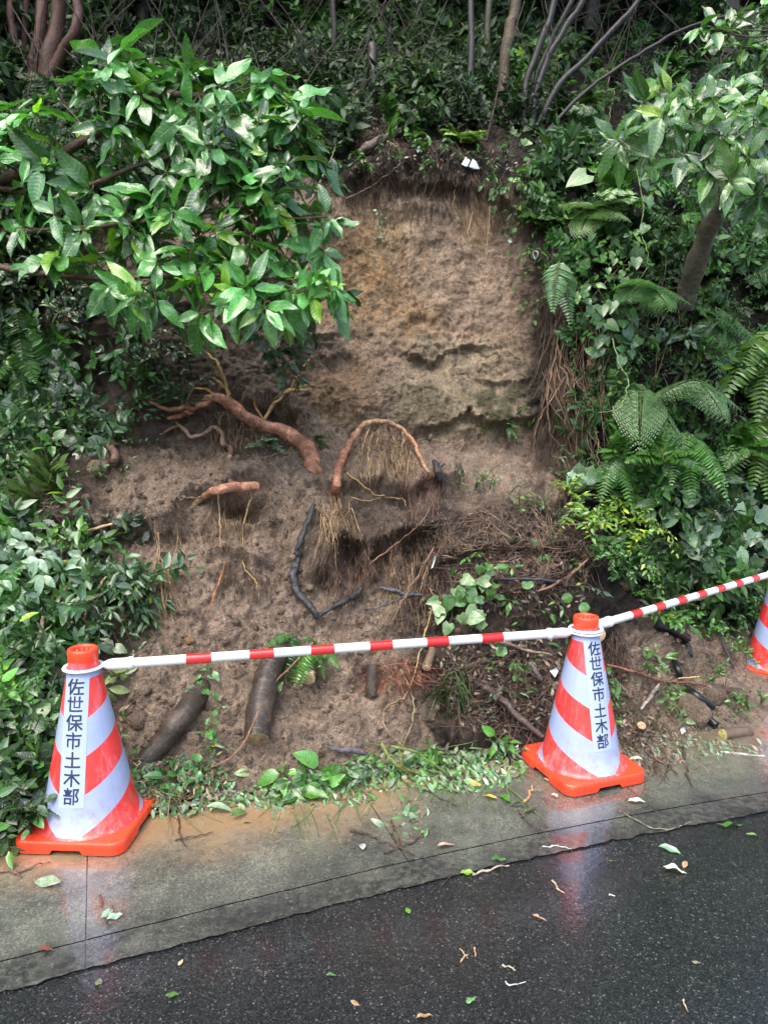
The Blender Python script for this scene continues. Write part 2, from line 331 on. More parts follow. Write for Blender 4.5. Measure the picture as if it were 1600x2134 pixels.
# ------------------------------------------------------------------ surface lookup from pixels (authoring only)
RS = 5; RW, RH = 2400 // RS, 2300 // RS; RX0, RY0 = -400, -150
def raster():
    ix = ((px - RX0) / RS).astype(int); iy = ((py - RY0) / RS).astype(int); d = (Pf - CAM) @ FW
    ok = (ix >= 0) & (ix < RW) & (iy >= 0) & (iy < RH) & (d > .3) & (Pf[:, 1] > 1)
    D = np.full((RH, RW), 1e9); I = np.full((RH, RW), -1); idx = np.nonzero(ok)[0]; idx = idx[np.argsort(-d[idx])]
    I[iy[idx], ix[idx]] = idx
    for _ in range(60):
        h = I < 0
        if not h.any(): break
        J = I.copy()
        for sh in ((0, 1), (0, -1), (1, 0), (-1, 0)):
            S_ = np.roll(I, sh, (0, 1)); u = (J < 0) & (S_ >= 0); J[u] = S_[u]
        I = J
    return I
SI = raster(); Nf = Nn.reshape(-1, 3)
def S(x, y, off=0.):
    "terrain point under photo pixel, lifted off along the ray towards the viewer"
    x = np.asarray(x, float); y = np.asarray(y, float)
    i = SI[np.clip(((y - RY0) / RS).astype(int), 0, RH - 1), np.clip(((x - RX0) / RS).astype(int), 0, RW - 1)]
    p = Pf[i]; Y = p[..., 1]; r = ray(x, y); p2 = CAM + r * (Y / r[..., 1])[..., None]
    g = G(x, np.maximum(y, 1100.)); p2 = np.where((p2[..., 2] < 0)[..., None], g, p2)
    return p2 - r / np.linalg.norm(r, axis=-1)[..., None] * np.asarray(off)[..., None]
def SN(x, y):
    x = np.asarray(x, float); y = np.asarray(y, float)
    return Nf[SI[np.clip(((y - RY0) / RS).astype(int), 0, RH - 1), np.clip(((x - RX0) / RS).astype(int), 0, RW - 1)]]

KANJI = "佐|91 348,475 348,475 252,70 252,23 88,452 88,452 -7,247 -7,247 -265,473 -265,473 -360,-102 -360,-102 -265,150 -265,150 -7,-19 -7,-19 -8,-190 -303,-268 -230,-35 252,-213 252,-213 348,-10 348,24 545,124 535,-243 306,-243 -389,-339 -389,-339 166,-440 46,-494 141,-228 551,-136 522|30 32 31,22 24 23,22 0 24,30 25 32,20 22 21,20 0 22,20 1 0,20 2 1,30 28 25,28 18 25,18 26 25,19 2 20,18 3 19,3 2 19,18 4 3,30 29 28,27 18 28,18 15 4,15 5 4,15 6 5,18 16 15,14 6 15,13 7 14,7 6 14,13 8 7,18 17 16,27 26 18,11 13 12,11 8 13,11 9 8,11 10 9;世|44 302,211 302,211 536,313 536,313 302,462 302,462 205,313 205,313 -112,-55 -112,-55 205,-213 205,-213 -230,434 -230,434 -327,-315 -327,-315 205,-461 205,-461 302,-315 302,-315 525,-213 525,-213 302,-55 302,-55 547,44 547,20 229,235 229,235 -43,20 -43|23 25 24,23 0 25,1 3 2,1 4 3,19 21 20,19 22 21,17 19 18,17 22 19,17 23 22,17 0 23,17 1 0,17 4 1,17 5 4,17 26 5,26 27 5,27 6 5,17 16 26,16 11 26,11 10 26,10 29 26,28 7 27,7 6 27,15 11 16,15 12 11,9 29 10,28 8 7,9 28 29,9 8 28,15 13 12,15 14 13;保|312 254,312 414,-36 414,-36 254,411 162,185 162,185 62,466 62,466 -31,247 -31,498 -277,428 -356,185 -95,185 -392,86 -392,86 -97,-172 -354,-240 -276,24 -31,-206 -31,-206 62,86 62,86 162,-132 162,-132 505,411 505,-243 304,-243 -389,-339 -389,-339 163,-437 46,-491 141,-228 551,-136 522|31 33 32,31 26 33,23 2 24,2 25 24,2 1 25,1 4 25,23 3 2,0 4 1,31 29 26,29 27 26,23 0 3,23 4 0,31 30 29,28 27 29,22 4 23,21 5 22,5 4 22,21 6 5,19 21 20,19 6 21,19 7 6,19 8 7,18 8 19,17 15 18,15 9 18,9 8 18,15 12 9,12 10 9,15 13 12,11 10 12,17 16 15,14 13 15;市|82 391,124 405,463 405,463 308,47 308,47 196,374 196,374 -172,326 -258,134 -273,99 -174,258 -176,273 -163,273 99,47 99,47 -390,-54 -390,-54 99,-265 99,-265 -276,-364 -276,-364 196,-54 196,-54 308,-461 308,-461 405,-40 405,-104 532,-8 562|27 0 28,26 0 27,24 26 25,24 0 26,0 2 1,0 3 2,24 3 0,23 3 24,22 4 23,4 3 23,22 5 4,20 18 21,18 22 21,18 5 22,18 6 5,18 17 6,17 14 6,14 13 6,13 7 6,20 19 18,16 14 17,16 15 14,12 7 13,11 7 12,11 8 7,9 11 10,9 8 11;土|50 230,397 230,397 133,50 133,50 -250,461 -250,461 -347,-460 -347,-460 -250,-54 -250,-54 133,-396 133,-396 230,-54 230,-54 549,50 549|13 15 14,13 0 15,11 13 12,11 0 13,11 1 0,11 2 1,10 2 11,9 3 10,3 2 10,9 4 3,7 9 8,7 4 9,7 5 4,7 6 5;木|51 306,447 306,447 207,100 207,486 -206,413 -289,51 108,51 -392,-52 -392,-52 107,-416 -291,-488 -210,-102 207,-445 207,-445 306,-52 306,-52 551,51 551|15 17 16,15 0 17,13 15 14,13 0 15,13 1 0,13 2 1,12 2 13,11 9 12,9 3 12,3 2 12,9 6 3,6 4 3,9 7 6,5 4 6,11 10 9,8 7 9;部|41 -378,-58 -378,-58 -338,-308 -338,-308 -385,-403 -385,-403 3,41 3,-58 -89,-308 -89,-308 -246,-58 -246,-212 167,-303 140,-375 336,-287 359,-126 434,64 434,64 342,-432 342,-432 434,-229 434,-269 534,-179 558,-49 164,87 164,87 71,-461 71,-461 164,-148 164,-75 362,25 340,399 503,463 462,337 157,449 -84,399 -225,330 -247,233 -248,206 -152,298 -156,331 -147,353 -79,238 147,338 406,206 406,206 -390,115 -390,115 499,384 499|22 16 23,21 16 22,19 21 20,19 16 21,19 17 16,19 15 17,15 30 17,30 18 17,15 29 30,31 18 30,19 14 15,12 29 15,14 18 19,14 31 18,14 24 31,13 12 14,12 24 14,29 24 12,27 29 28,27 24 29,27 25 24,27 26 25,49 33 32,47 45 48,45 49 48,45 33 49,45 44 33,44 34 33,47 39 45,39 46 45,43 34 44,43 35 34,42 35 43,41 35 42,41 36 35,40 36 41,47 46 39,38 40 39,38 36 40,38 37 36,5 9 6,9 7 6,9 8 7,8 0 7,5 10 9,11 0 8,5 3 10,3 11 10,3 2 11,2 0 11,5 4 3,1 0 2"

# ------------------------------------------------------------------ road and gutter
def film(t, b, g, wt, rough, sc_, dist):
    n = noise(t, g, sc_, 3, .6); bu = N(t, 'ShaderNodeBump'); bu.inputs['Strength'].default_value = .5; bu.inputs['Distance'].default_value = dist
    t.links.new(n, bu.inputs['Height']); t.links.new(bu.outputs[0], b.inputs['Coat Normal'])
    b.inputs['Coat Weight'].default_value = wt; b.inputs['Coat Roughness'].default_value = rough; b.inputs['Coat IOR'].default_value = 1.7
def asphalt_mat():
    m, t, b, o = mat('wet_asphalt'); g = N(t, 'ShaderNodeNewGeometry').outputs['Position']
    nw = N(t, 'ShaderNodeTexNoise'); nw.inputs['Scale'].default_value = 30; t.links.new(g, nw.inputs['Vector'])
    wv = N(t, 'ShaderNodeVectorMath', operation='MULTIPLY_ADD'); wv.inputs[1].default_value = (.012, .012, .012)
    t.links.new(nw.outputs['Color'], wv.inputs[0]); t.links.new(g, wv.inputs[2]); gw = wv.outputs[0]
    v = vor(t, gw, 200); n1 = noise(t, g, 2.2, 3, .6); n2 = noise(t, g, 260, 3, .7); v2 = vor(t, gw, 60)
    cell = N(t, 'ShaderNodeSeparateColor'); t.links.new(v.outputs['Color'], cell.inputs[0])
    k = ramp(t, cell.outputs[0], [(0, (.022, .026, .029)), (.6, (.036, .041, .044)), (.92, (.058, .063, .066)), (.965, (.11, .12, .115)), (1, (.2, .2, .19))])
    edge = ramp(t, v.outputs['Distance'], [(.2, 1.), (.5, .35)])
    c = mix(t, 1, k, edge, 'MULTIPLY'); c = mix(t, 1, c, ramp(t, n1, [(.3, .8), (.7, 1.3)]), 'MULTIPLY')
    t.links.new(c, b.inputs['Base Color'])
    pud = ramp(t, n1, [(.42, 0.), (.62, 1.)])
    t.links.new(mix(t, pud, ramp(t, n2, [(.3, .16), (.7, .42)]), ramp(t, n2, [(.3, .1), (.7, .28)])), b.inputs['Roughness'])
    b.inputs['Specular IOR Level'].default_value = .5
    h = math_(t, 'SUBTRACT', math_(t, 'MULTIPLY', n2, .35), math_(t, 'MULTIPLY', v.outputs['Distance'], 1.0))
    h = math_(t, 'SUBTRACT', h, math_(t, 'MULTIPLY', v2.outputs['Distance'], .8))
    h = math_(t, 'MULTIPLY', h, math_(t, 'SUBTRACT', 1.0, math_(t, 'MULTIPLY', pud, .45)))
    bump(t, b, h, .35, .003); film(t, b, g, 1., .06, 36, .0022); return m
def concrete_mat():
    m, t, b, o = mat('wet_concrete'); g = N(t, 'ShaderNodeNewGeometry').outputs['Position']
    a = attr(t).outputs['Color']; s = N(t, 'ShaderNodeSeparateColor'); t.links.new(a, s.inputs[0])
    v = vor(t, g, 190); n1 = noise(t, g, 3.5, 5, .65); n2 = noise(t, g, 120, 5, .75); n3 = noise(t, g, 38, 3, .6)
    c = ramp(t, n1, [(.3, (.055, .06, .052)), (.5, (.105, .11, .09)), (.72, (.165, .168, .132))])
    c = mix(t, 1, c, ramp(t, n2, [(.32, .35), (.5, 1), (.68, 2.)]), 'MULTIPLY')
    c = mix(t, 1, c, ramp(t, n3, [(.35, .8), (.65, 1.2)]), 'MULTIPLY')
    cell = N(t, 'ShaderNodeSeparateColor'); t.links.new(v.outputs['Color'], cell.inputs[0])
    c = mix(t, ramp(t, cell.outputs[0], [(.95, 0.), (.98, .5)]), c, (.32, .31, .26))
    mudk = math_(t, 'MULTIPLY', s.outputs[0], ramp(t, math_(t, 'ADD', n3, math_(t, 'MULTIPLY', s.outputs[0], .35)), [(.4, .25), (.75, 1.)]))
    c = mix(t, mudk, c, mix(t, n2, (.24, .15, .075), (.36, .235, .13)))
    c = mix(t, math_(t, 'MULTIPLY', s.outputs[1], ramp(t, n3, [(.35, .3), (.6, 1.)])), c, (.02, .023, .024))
    t.links.new(c, b.inputs['Base Color'])
    t.links.new(ramp(t, noise(t, g, 9, 3), [(.35, .2), (.65, .5)]), b.inputs['Roughness'])
    h = math_(t, 'SUBTRACT', math_(t, 'MULTIPLY', n2, 1.2), math_(t, 'MULTIPLY', v.outputs['Distance'], .6))
    bump(t, b, math_(t, 'ADD', h, n3), .4, .003); film(t, b, g, 1., .045, 45, .0012); return m
M['asph'] = asphalt_mat(); M['conc'] = concrete_mat()
b = Buf(); b.add([(-120, -120, 0), (120, -120, 0), (120, 120, 0), (-120, 120, 0)], [[0, 1, 2, 3]], (.1, .1, .1)); tag(b.build('road', M['asph']), kind='structure')
EDGE = [(-8, -1.4), (-3.2, .95), (-1.08, 1.80), (-.86, 1.89), (.12, 2.28), (.87, 2.53), (1.56, 2.73), (2.6, 2.98), (6, 3.75), (14, 5.5)]
ex = np.arange(-7.9, 13.9, .01); ey = blur(np.interp(ex, *zip(*EDGE)), 30, 0)
es = np.concatenate([[0], np.cumsum(np.hypot(np.diff(ex), np.diff(ey)))]); tx, ty = np.gradient(ex), np.gradient(ey); tl = np.hypot(tx, ty); tx /= tl; ty /= tl
s0 = np.interp(.11, ex, es)
def slab(b, sa, sb, ta, tb, zt, ragged=False):
    n = max(2, int((sb - sa) / .02)) + 1; ss = np.linspace(sa, sb, n); nt_ = max(2, int((tb - ta) / .03)) + 1; tt = np.linspace(ta, tb, nt_)
    X = np.interp(ss, es, ex); Y = np.interp(ss, es, ey); nx_ = -np.interp(ss, es, ty); ny_ = np.interp(ss, es, tx)
    T = np.repeat(tt[None], n, 0)
    if ragged:
        e = .008 * fbm(np.stack([X, Y, 0 * X], 1), 14, 4, 31, .8); T[:, 0] += e - .015
    V = np.stack([X[:, None] + nx_[:, None] * T, Y[:, None] + ny_[:, None] * T, np.full(T.shape, zt)], -1)
    V[..., 2] += .002 * fbm(V.reshape(-1, 3), 5, 2, 3).reshape(T.shape)
    q = (np.arange(n - 1)[:, None] * nt_ + np.arange(nt_ - 1)[None]).ravel()
    Vf = V.reshape(-1, 3); ax, ay = proj(Vf)
    nz = fbm(Vf, 4, 4, 33); nz2 = fbm(Vf, 14, 3, 34)
    mk = sst(.42, -.05, (Vf[:, 1] - np.interp(Vf[:, 0], [-1.6, -.9, -.1, .3, 1.4, 3], [2.35, 2.55, 2.78, 2.98, 3.25, 3.6])) * -1 + .10 * nz + .04 * nz2) * (np.interp(Vf[:, 0], [-2, -.9, .0, .2, .9, 1.3, 3], [1, 1, .9, .18, .1, .35, .5]))
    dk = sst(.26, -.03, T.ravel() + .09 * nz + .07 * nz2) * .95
    b.add(Vf, np.stack([q, q + nt_, q + nt_ + 1, q + 1], 1), np.stack([mk, dk, 0 * mk], 1))
    # skirt towards the joints
    for i in (0, n - 1):
        r = V[i]; v2 = np.concatenate([r, r - [0, 0, zt - .0035]]); m_ = nt_
        q2 = np.arange(m_ - 1); f = np.stack([q2, q2 + m_, q2 + m_ + 1, q2 + 1], 1); b.add(v2, f if i == 0 else f[:, ::-1], (.3, .5, 0))
b = Buf(); sb_ = Buf()
for k in range(-7, 12):
    a = s0 + k * 1.05; j = .0018 if k % 1 == 0 else .002
    if a - 0 < 0.2 or a + 1.05 > es[-1] - .2: continue
    slab(b, a + j, a + 1.05 - j, .074, 1.9, .0085); slab(b, a + .001, a + 1.049, -.035, .0722, .0065, True)
gut = b.build('gutter', M['conc']); tag(gut, kind='structure')
# ------------------------------------------------------------------ shape helpers
def crspline(p, n=6):
    p = np.asarray(p, float)
    if len(p) < 3: 
        t = np.linspace(0, 1, n * 2)[:, None]; return p[0] * (1 - t) + p[-1] * t
    q = np.concatenate([[2 * p[0] - p[1]], p, [2 * p[-1] - p[-2]]]); out = []
    for i in range(1, len(q) - 2):
        t = np.linspace(0, 1, n, endpoint=False)[:, None]; a, b_, c, d = q[i - 1:i + 3]
        out.append(.5 * ((2 * b_) + (c - a) * t + (2 * a - 5 * b_ + 4 * c - d) * t ** 2 + (3 * b_ - a - 3 * c + d) * t ** 3))
    return np.concatenate(out + [p[-1:]])
def tube(buf, pts, r, col, sides=7, n=6, cap=True, rough=0., endcol=None, raw=False):
    p = np.asarray(pts, float) if raw else crspline(pts, n); m = len(p)
    r = np.asarray(r, float); r = np.full(m, r) if r.ndim == 0 else np.interp(np.linspace(0, 1, m), np.linspace(0, 1, len(r)), r)
    if rough and not raw: p = p + np.stack([fbm(p, .12 / max(r.max(), .002), 3, 60 + q_) for q_ in range(3)], 1) * r.max() * rough * 6 * np.sin(np.linspace(0, np.pi, m))[:, None]
    T = np.gradient(p, axis=0); T /= np.maximum(np.linalg.norm(T, axis=1), 1e-9)[:, None]
    a = np.array([0, 0, 1.]) if abs(T[0, 2]) < .9 else np.array([1., 0, 0]); fr = []
    u = np.cross(T[0], a); u /= np.linalg.norm(u)
    for i in range(m):
        u = u - T[i] * (u @ T[i]); u /= max(np.linalg.norm(u), 1e-9); fr.append(u)
    U_ = np.array(fr); V_ = np.cross(T, U_); th = np.linspace(0, 2 * np.pi, sides, endpoint=False)
    ring = U_[:, None] * np.cos(th)[None, :, None] + V_[:, None] * np.sin(th)[None, :, None]
    rr = r[:, None] * np.ones((1, sides))
    if rough: rr = rr * (1 + rough * 1.6 * fbm((p[:, None] + ring * r[:, None, None]).reshape(-1, 3), .45 / max(r.max(), .004), 4, 41, .65).reshape(m, sides))
    v = p[:, None] + ring * rr[..., None]; i_, j_ = np.meshgrid(np.arange(m - 1), np.arange(sides), indexing='ij'); j2 = (j_ + 1) % sides
    f = np.stack([i_ * sides + j_, i_ * sides + j2, (i_ + 1) * sides + j2, (i_ + 1) * sides + j_], -1).reshape(-1, 4)
    L = np.concatenate([[0], np.cumsum(np.linalg.norm(np.diff(p, axis=0), axis=1))])
    uv = np.stack([np.repeat(L, sides), np.tile(np.sin(th) * .5, m)], 1)
    c = np.asarray(col, float); c = c if c.ndim == 1 else np.repeat(np.stack([np.interp(np.linspace(0, 1, m), np.linspace(0, 1, len(c)), c[:, k]) for k in range(3)], 1), sides, 0)
    buf.add(v.reshape(-1, 3), f, c, uv)
    if cap:
        for e, sgn in ((0, -1), (m - 1, 1)):
            k = np.arange(sides); vv = np.concatenate([v[e], [p[e] + T[e] * sgn * r[e] * (.15 if endcol is not None else .5)]])
            tf = np.stack([k, (k + 1) % sides, np.full(sides, sides)], 1); buf.add(vv, tf if sgn > 0 else tf[:, ::-1], col if (endcol is None and c.ndim == 1) else (endcol if endcol is not None else c[-1 if sgn > 0 else 0]))
# ------------------------------------------------------------------ cones
def cone_mat():
    m, t, b, o = mat('cone_sheeting'); g = N(t, 'ShaderNodeTexCoord').outputs['Object']
    s = N(t, 'ShaderNodeSeparateXYZ'); t.links.new(g, s.inputs[0]); x, y, z_ = s.outputs
    th = math_(t, 'ABSOLUTE', math_(t, 'ARCTAN2', x, math_(t, 'MULTIPLY', y, -1)))
    th = math_(t, 'ABSOLUTE', math_(t, 'SUBTRACT', math_(t, 'MULTIPLY', math_(t, 'PINGPONG', math_(t, 'ADD', th, 0), math.pi), 1), 0))
    rr = math_(t, 'MULTIPLY_ADD', z_, -.205, .185)
    sv = math_(t, 'SUBTRACT', z_, math_(t, 'MULTIPLY', math_(t, 'MULTIPLY', rr, th), .58))
    ph = math_(t, 'FRACT', math_(t, 'DIVIDE', math_(t, 'ADD', sv, 1.08 - .028), .27))
    white = math_(t, 'LESS_THAN', ph, .5)
    white = math_(t, 'MAXIMUM', white, math_(t, 'GREATER_THAN', z_, .60))
    low = math_(t, 'GREATER_THAN', z_, .052); hi_ = math_(t, 'LESS_THAN', z_, .628)
    white = math_(t, 'MULTIPLY', math_(t, 'MULTIPLY', white, low), hi_)
    n = noise(t, g, 14, 5, .7)
    mp = N(t, 'ShaderNodeMapping'); mp.inputs['Scale'].default_value = (26, 26, 3); t.links.new(g, mp.inputs[0]); scr = noise(t, mp.outputs[0], 1, 4, .75)
    redc = mix(t, ramp(t, scr, [(.5, 0.), (.74, .55)]), (.83, .045, .04), (.85, .32, .42))
    whc = mix(t, ramp(t, n, [(.35, 0.), (.7, .5)]), (.37, .46, .70), (.30, .38, .61))
    v = vor(t, g, 210); dr = math_(t, 'MULTIPLY', ramp(t, v.outputs['Distance'], [(.16, 1.), (.24, 0.)]), ramp(t, noise(t, g, 9, 3), [(.5, 0.), (.62, 1.)]))
    col = mix(t, white, redc, whc); col = mix(t, math_(t, 'MULTIPLY', dr, .45), col, (.25, .29, .42))
    gz = math_(t, 'MULTIPLY', ramp(t, z_, [(.05, 1.), (.22, .12)]), ramp(t, noise(t, g, 30, 5, .75), [(.48, 0.), (.66, .75)]))
    col = mix(t, gz, col, (.30, .22, .15)); seam = math_(t, 'LESS_THAN', math_(t, 'ABSOLUTE', math_(t, 'SUBTRACT', th, 1.02)), .009); col = mix(t, math_(t, 'MULTIPLY', seam, .3), col, (.2, .22, .3))
    t.links.new(col, b.inputs['Base Color']); b.inputs['Roughness'].default_value = .3
    b.inputs['Coat Weight'].default_value = .3; b.inputs['Coat Roughness'].default_value = .2
    bump(t, b, math_(t, 'ADD', dr, math_(t, 'MULTIPLY', scr, .3)), .4, .0015); return m
def orange_mat():
    m, t, b, o = mat('orange_plastic'); g = N(t, 'ShaderNodeTexCoord').outputs['Object']; n = noise(t, g, 22, 6, .75); n2 = noise(t, g, 5, 3)
    s = N(t, 'ShaderNodeSeparateXYZ'); t.links.new(g, s.inputs[0])
    c = mix(t, n2, (.86, .05, .02), (.95, .085, .03)); c = mix(t, math_(t, 'MULTIPLY', ramp(t, n, [(.55, 0.), (.7, .8)]), ramp(t, s.outputs[2], [(.03, 1.), (.06, .35)])), c, (.28, .18, .11))
    t.links.new(c, b.inputs['Base Color']); t.links.new(ramp(t, n, [(.4, .25), (.7, .6)]), b.inputs['Roughness']); bump(t, b, noise(t, g, 120, 3), .2, .001); return m
M['cone'] = cone_mat(); M['orange'] = orange_mat()
M['tapered'] = plain('label_film', (.40, .49, .72), .3); M['ink'] = plain('ink', (.018, .03, .07), .4)
M['barred'] = plain('red_plastic', (.72, .018, .02), .22, **{'Coat Weight': .4}); M['barwhite'] = plain('white_plastic', (.76, .82, .87), .26, **{'Coat Weight': .3})
def lathe(buf, prof, col=(.5, .5, .5), n=96):
    prof = np.array(prof, float); th = np.linspace(0, 2 * np.pi, n, endpoint=False)
    v = np.stack([prof[:, 0][:, None] * np.cos(th), prof[:, 0][:, None] * np.sin(th), np.repeat(prof[:, 1][:, None], n, 1)], -1)
    m = len(prof); i_, j_ = np.meshgrid(np.arange(m - 1), np.arange(n), indexing='ij'); j2 = (j_ + 1) % n
    buf.add(v.reshape(-1, 3), np.stack([i_ * n + j_, i_ * n + j2, (i_ + 1) * n + j2, (i_ + 1) * n + j_], -1).reshape(-1, 4), col)
def cr_(z): return .185 - .205 * z   # cone radius at height z
def cone_base(buf, a=.205, h=.045):
    # rounded square plate with bevelled top edge and a notch in the middle of each side
    pts = []
    for k in range(4):
        c0 = R(90 * k)
        def rot(x, y): return (x * math.cos(c0) - y * math.sin(c0), x * math.sin(c0) + y * math.cos(c0))
        side = [(-a + .05 - .012 * 0, -a), (-.062, -a), (-.05, -a), (.05, -a), (.062, -a), (a - .05, -a)]
        nz = [0, 0, .016, .016, 0, 0]
        for (x, y), zz in zip(side, nz): pts.append((*rot(x, y), zz))
        for t in (15, 30, 45, 60, 75): pts.append((*rot(a - .05 + .05 * math.sin(R(t)), -a + .05 - .05 * math.cos(R(t))), 0))
    pts = np.array(pts); n = len(pts); rings = []
    for s, zz, low in ((1., None, 1), (1.0, .030, 0), (.992, .039, 0), (.972, h, 0)):
        q = pts.copy(); q[:, :2] *= s
        if zz is not None: q[:, 2] = zz
        rings.append(q)
    th = np.arctan2(pts[:, 1], pts[:, 0]); q = np.stack([.19 * np.cos(th), .19 * np.sin(th), np.full(n, h + .001)], 1); rings.append(q)
    q = np.stack([.12 * np.cos(th), .12 * np.sin(th), np.full(n, h + .001)], 1); rings.append(q)
    v = np.concatenate(rings); m = len(rings); i_, j_ = np.meshgrid(np.arange(m - 1), np.arange(n), indexing='ij'); j2 = (j_ + 1) % n
    f = np.stack([i_ * n + j_, i_ * n + j2, (i_ + 1) * n + j2, (i_ + 1) * n + j_], -1).reshape(-1, 4)
    buf.add(v, f, (.5, .5, .5))
def make_cone(loc, rz, label):
    e = empty('traffic_cone', loc, label, 'traffic cone', 'red and white traffic cones along the gutter', rz)
    b = Buf(); cone_base(b); o = b.build('base', M['orange'], e, smooth=False)
    b = Buf(); lathe(b, [(.198, .0455), (.190, .050), (.1845, .056), (.180, .066), (cr_(.1), .1)] + [(cr_(zz), zz) for zz in np.linspace(.12, .645, 16)] + [(.0525, .655)]); b.build('body', M['cone'], e)
    b = Buf(); lathe(b, [(.0528, .655), (.0535, .66), (.0545, .690), (.0530, .697), (.0480, .700), (.040, .699), (.037, .692), (.0365, .655), (.036, .60)])
    for k in range(12):
        t = R(30 * k); c, s = math.cos(t), math.sin(t); r0, r1, wd = .037, .027, .003
        vs = [(r0 * c - wd * s, r0 * s + wd * c, zz) for zz in (.60, .688)] + [(r1 * c - wd * s, r1 * s + wd * c, zz) for zz in (.60, .683)] + [(r1 * c + wd * s, r1 * s - wd * c, zz) for zz in (.60, .683)] + [(r0 * c + wd * s, r0 * s - wd * c, zz) for zz in (.60, .688)]
        b.add(vs, [[0, 1, 3, 2], [2, 3, 5, 4], [4, 5, 7, 6], [1, 7, 5, 3]], (.5, .5, .5))
    b.build('top_ring', M['orange'], e)
    # label strip, bent round the front of the cone
    def onc(x, zz, off):
        r = cr_(zz); t = x / r; rr = r + off; return (rr * np.sin(t), -rr * np.cos(t), zz)
    b = Buf(); xs = np.linspace(-.047, .047, 13); zs = np.linspace(.148, .605, 22)
    X, Z_ = np.meshgrid(xs, zs); v = np.stack(onc(X, Z_, .0012), -1); q = (np.arange(21)[:, None] * 13 + np.arange(12)[None]).ravel()
    b.add(v.reshape(-1, 3), np.stack([q, q + 1, q + 14, q + 13], 1), (.5, .5, .5)); lb = b.build('label_strip', M['tapered'], e)
    b = Buf(); zc = [.573, .511, .447, .384, .316, .253, .190]
    for k, item in enumerate(KANJI.split(';')):
        ch, vs, fs = item.split('|'); v = np.array([[float(t) for t in a.split()] for a in vs.split(',')]) / 1000
        wx = .063; X = v[:, 0] * wx; Z_ = zc[k] + (v[:, 1] - .08) * wx
        f4 = np.array([[int(t) for t in a.split()] for a in fs.split(',')]); tri = np.stack([X, Z_], 1)[f4]
        for _ in range(2):
            A_, B_, C_ = tri[:, 0], tri[:, 1], tri[:, 2]; ab, bc, ca = (A_ + B_) / 2, (B_ + C_) / 2, (C_ + A_) / 2
            tri = np.concatenate([np.stack(q_, 1) for q_ in ((A_, ab, ca), (ab, B_, bc), (ca, bc, C_), (ab, bc, ca))])
        X, Z_ = tri.reshape(-1, 2).T; f4 = np.arange(len(X)).reshape(-1, 3)
        b.add(np.stack(onc(X, Z_, .0026), -1), f4, (0, 0, 0))
    b.build('lettering', M['ink'], lb)
    return e
cl = G(193, 1722); cm = G(1209, 1606); cr3 = G(1616, 1405)
make_cone((cl[0], cl[1], .014), R(-3), 'nearest red and white cone at the left end of the first bar, beside weeds')
make_cone((cm[0], cm[1], .014), R(20), 'middle red and white cone where the two striped bars meet, standing on the wet gutter')
make_cone((cr3[0], cr3[1], .02), R(42), 'farthest cone, standing on the mud at the right edge')
def bar(a, b_, za, zb, label, n):
    a = np.array([a[0], a[1], za]); b_ = np.array([b_[0], b_[1], zb]); d = b_ - a; L = np.linalg.norm(d); d /= L
    e = empty('cone_bar', tuple(a), label, 'barrier bar', 'striped bars between the cones')
    def P_(s, dz=0): return (d * s) + np.array([0, 0, dz])
    r0 = .062
    # rings that sit over the cone tops
    for s in (0, L):
        b2 = Buf(); prof = [(.060, -.005), (.073, -.004), (.0755, .0), (.073, .004), (.060, .005), (.058, 0), (.060, -.005)]
        lathe(b2, prof); o = b2.build('end_ring', M['barwhite'], e); o.location = P_(s)
        b2 = Buf(); sg = 1 if s == 0 else -1
        b2p = [P_(s + sg * .070), P_(s + sg * .088), P_(s + sg * .105), P_(s + sg * .16), P_(s + sg * .161), P_(s + sg * .178), P_(s + sg * .180)]
        tube(b2, b2p, [.012, .020, .0225, .0225, .0250, .0250, .0220], (.5, .5, .5), 20, 2, True, 0, None, True); b2.build('end_socket', M['barwhite'], e)
    s0_, s1 = .18, L - .18; fr_ = [1.25] + [.62, .95] * (n - 1) + [.62, 1.35]; fr_ = np.cumsum([0] + fr_); ss = s0_ + (s1 - s0_) * fr_ / fr_[-1]
    for k in range(len(ss) - 1):
        b2 = Buf(); rad = .0190 if k % 2 == 0 else .0196
        tube(b2, [P_(ss[k]), P_(ss[k + 1])], rad, (.5, .5, .5), 24, 2, True, 0, None, True); b2.build('red_band' if k % 2 else 'white_band', M['barred'] if k % 2 else M['barwhite'], e)
    return e
bar(cl, cm, .641, .644, 'long red and white striped bar from the left cone to the middle cone', 6)
bar(cm, cr3, .656, .657, 'red and white striped bar rising from the middle cone to the right edge', 7)

# ------------------------------------------------------------------ leaves
def unit(v): v = np.asarray(v, float); return v / np.maximum(np.linalg.norm(v, axis=-1, keepdims=True), 1e-9)
def shape_w(kind, t):
    if kind == 'lance': return np.sin(np.pi * t ** .85) ** .9 * (1 - .25 * t)
    if kind == 'ovate': return np.sin(np.pi * np.clip(t, 0, 1) ** .68) ** .75 * (1 - .15 * t)
    if kind == 'round': return np.sqrt(np.clip(1 - (2 * t - 1) ** 2, 0, 1)) * 1.0
    if kind == 'heart': return np.where(t < .12, .55 + t * 3.2, .97 * (1 - ((t - .12) / .88) ** 1.7))
    if kind == 'strip': return (1 - t ** 2.2) * np.minimum(1, t * 9 + .45)
    if kind == 'tooth': return (1 - t ** 1.7) * (.55 + .45 * (np.arange(len(t)) % 2)) 
    if kind == 'lobe': return np.interp(t, [0, .12, .3, .42, .55, .7, .85, 1], [.1, .75, .95, .5, .42, .36, .2, 0])
TM = {}
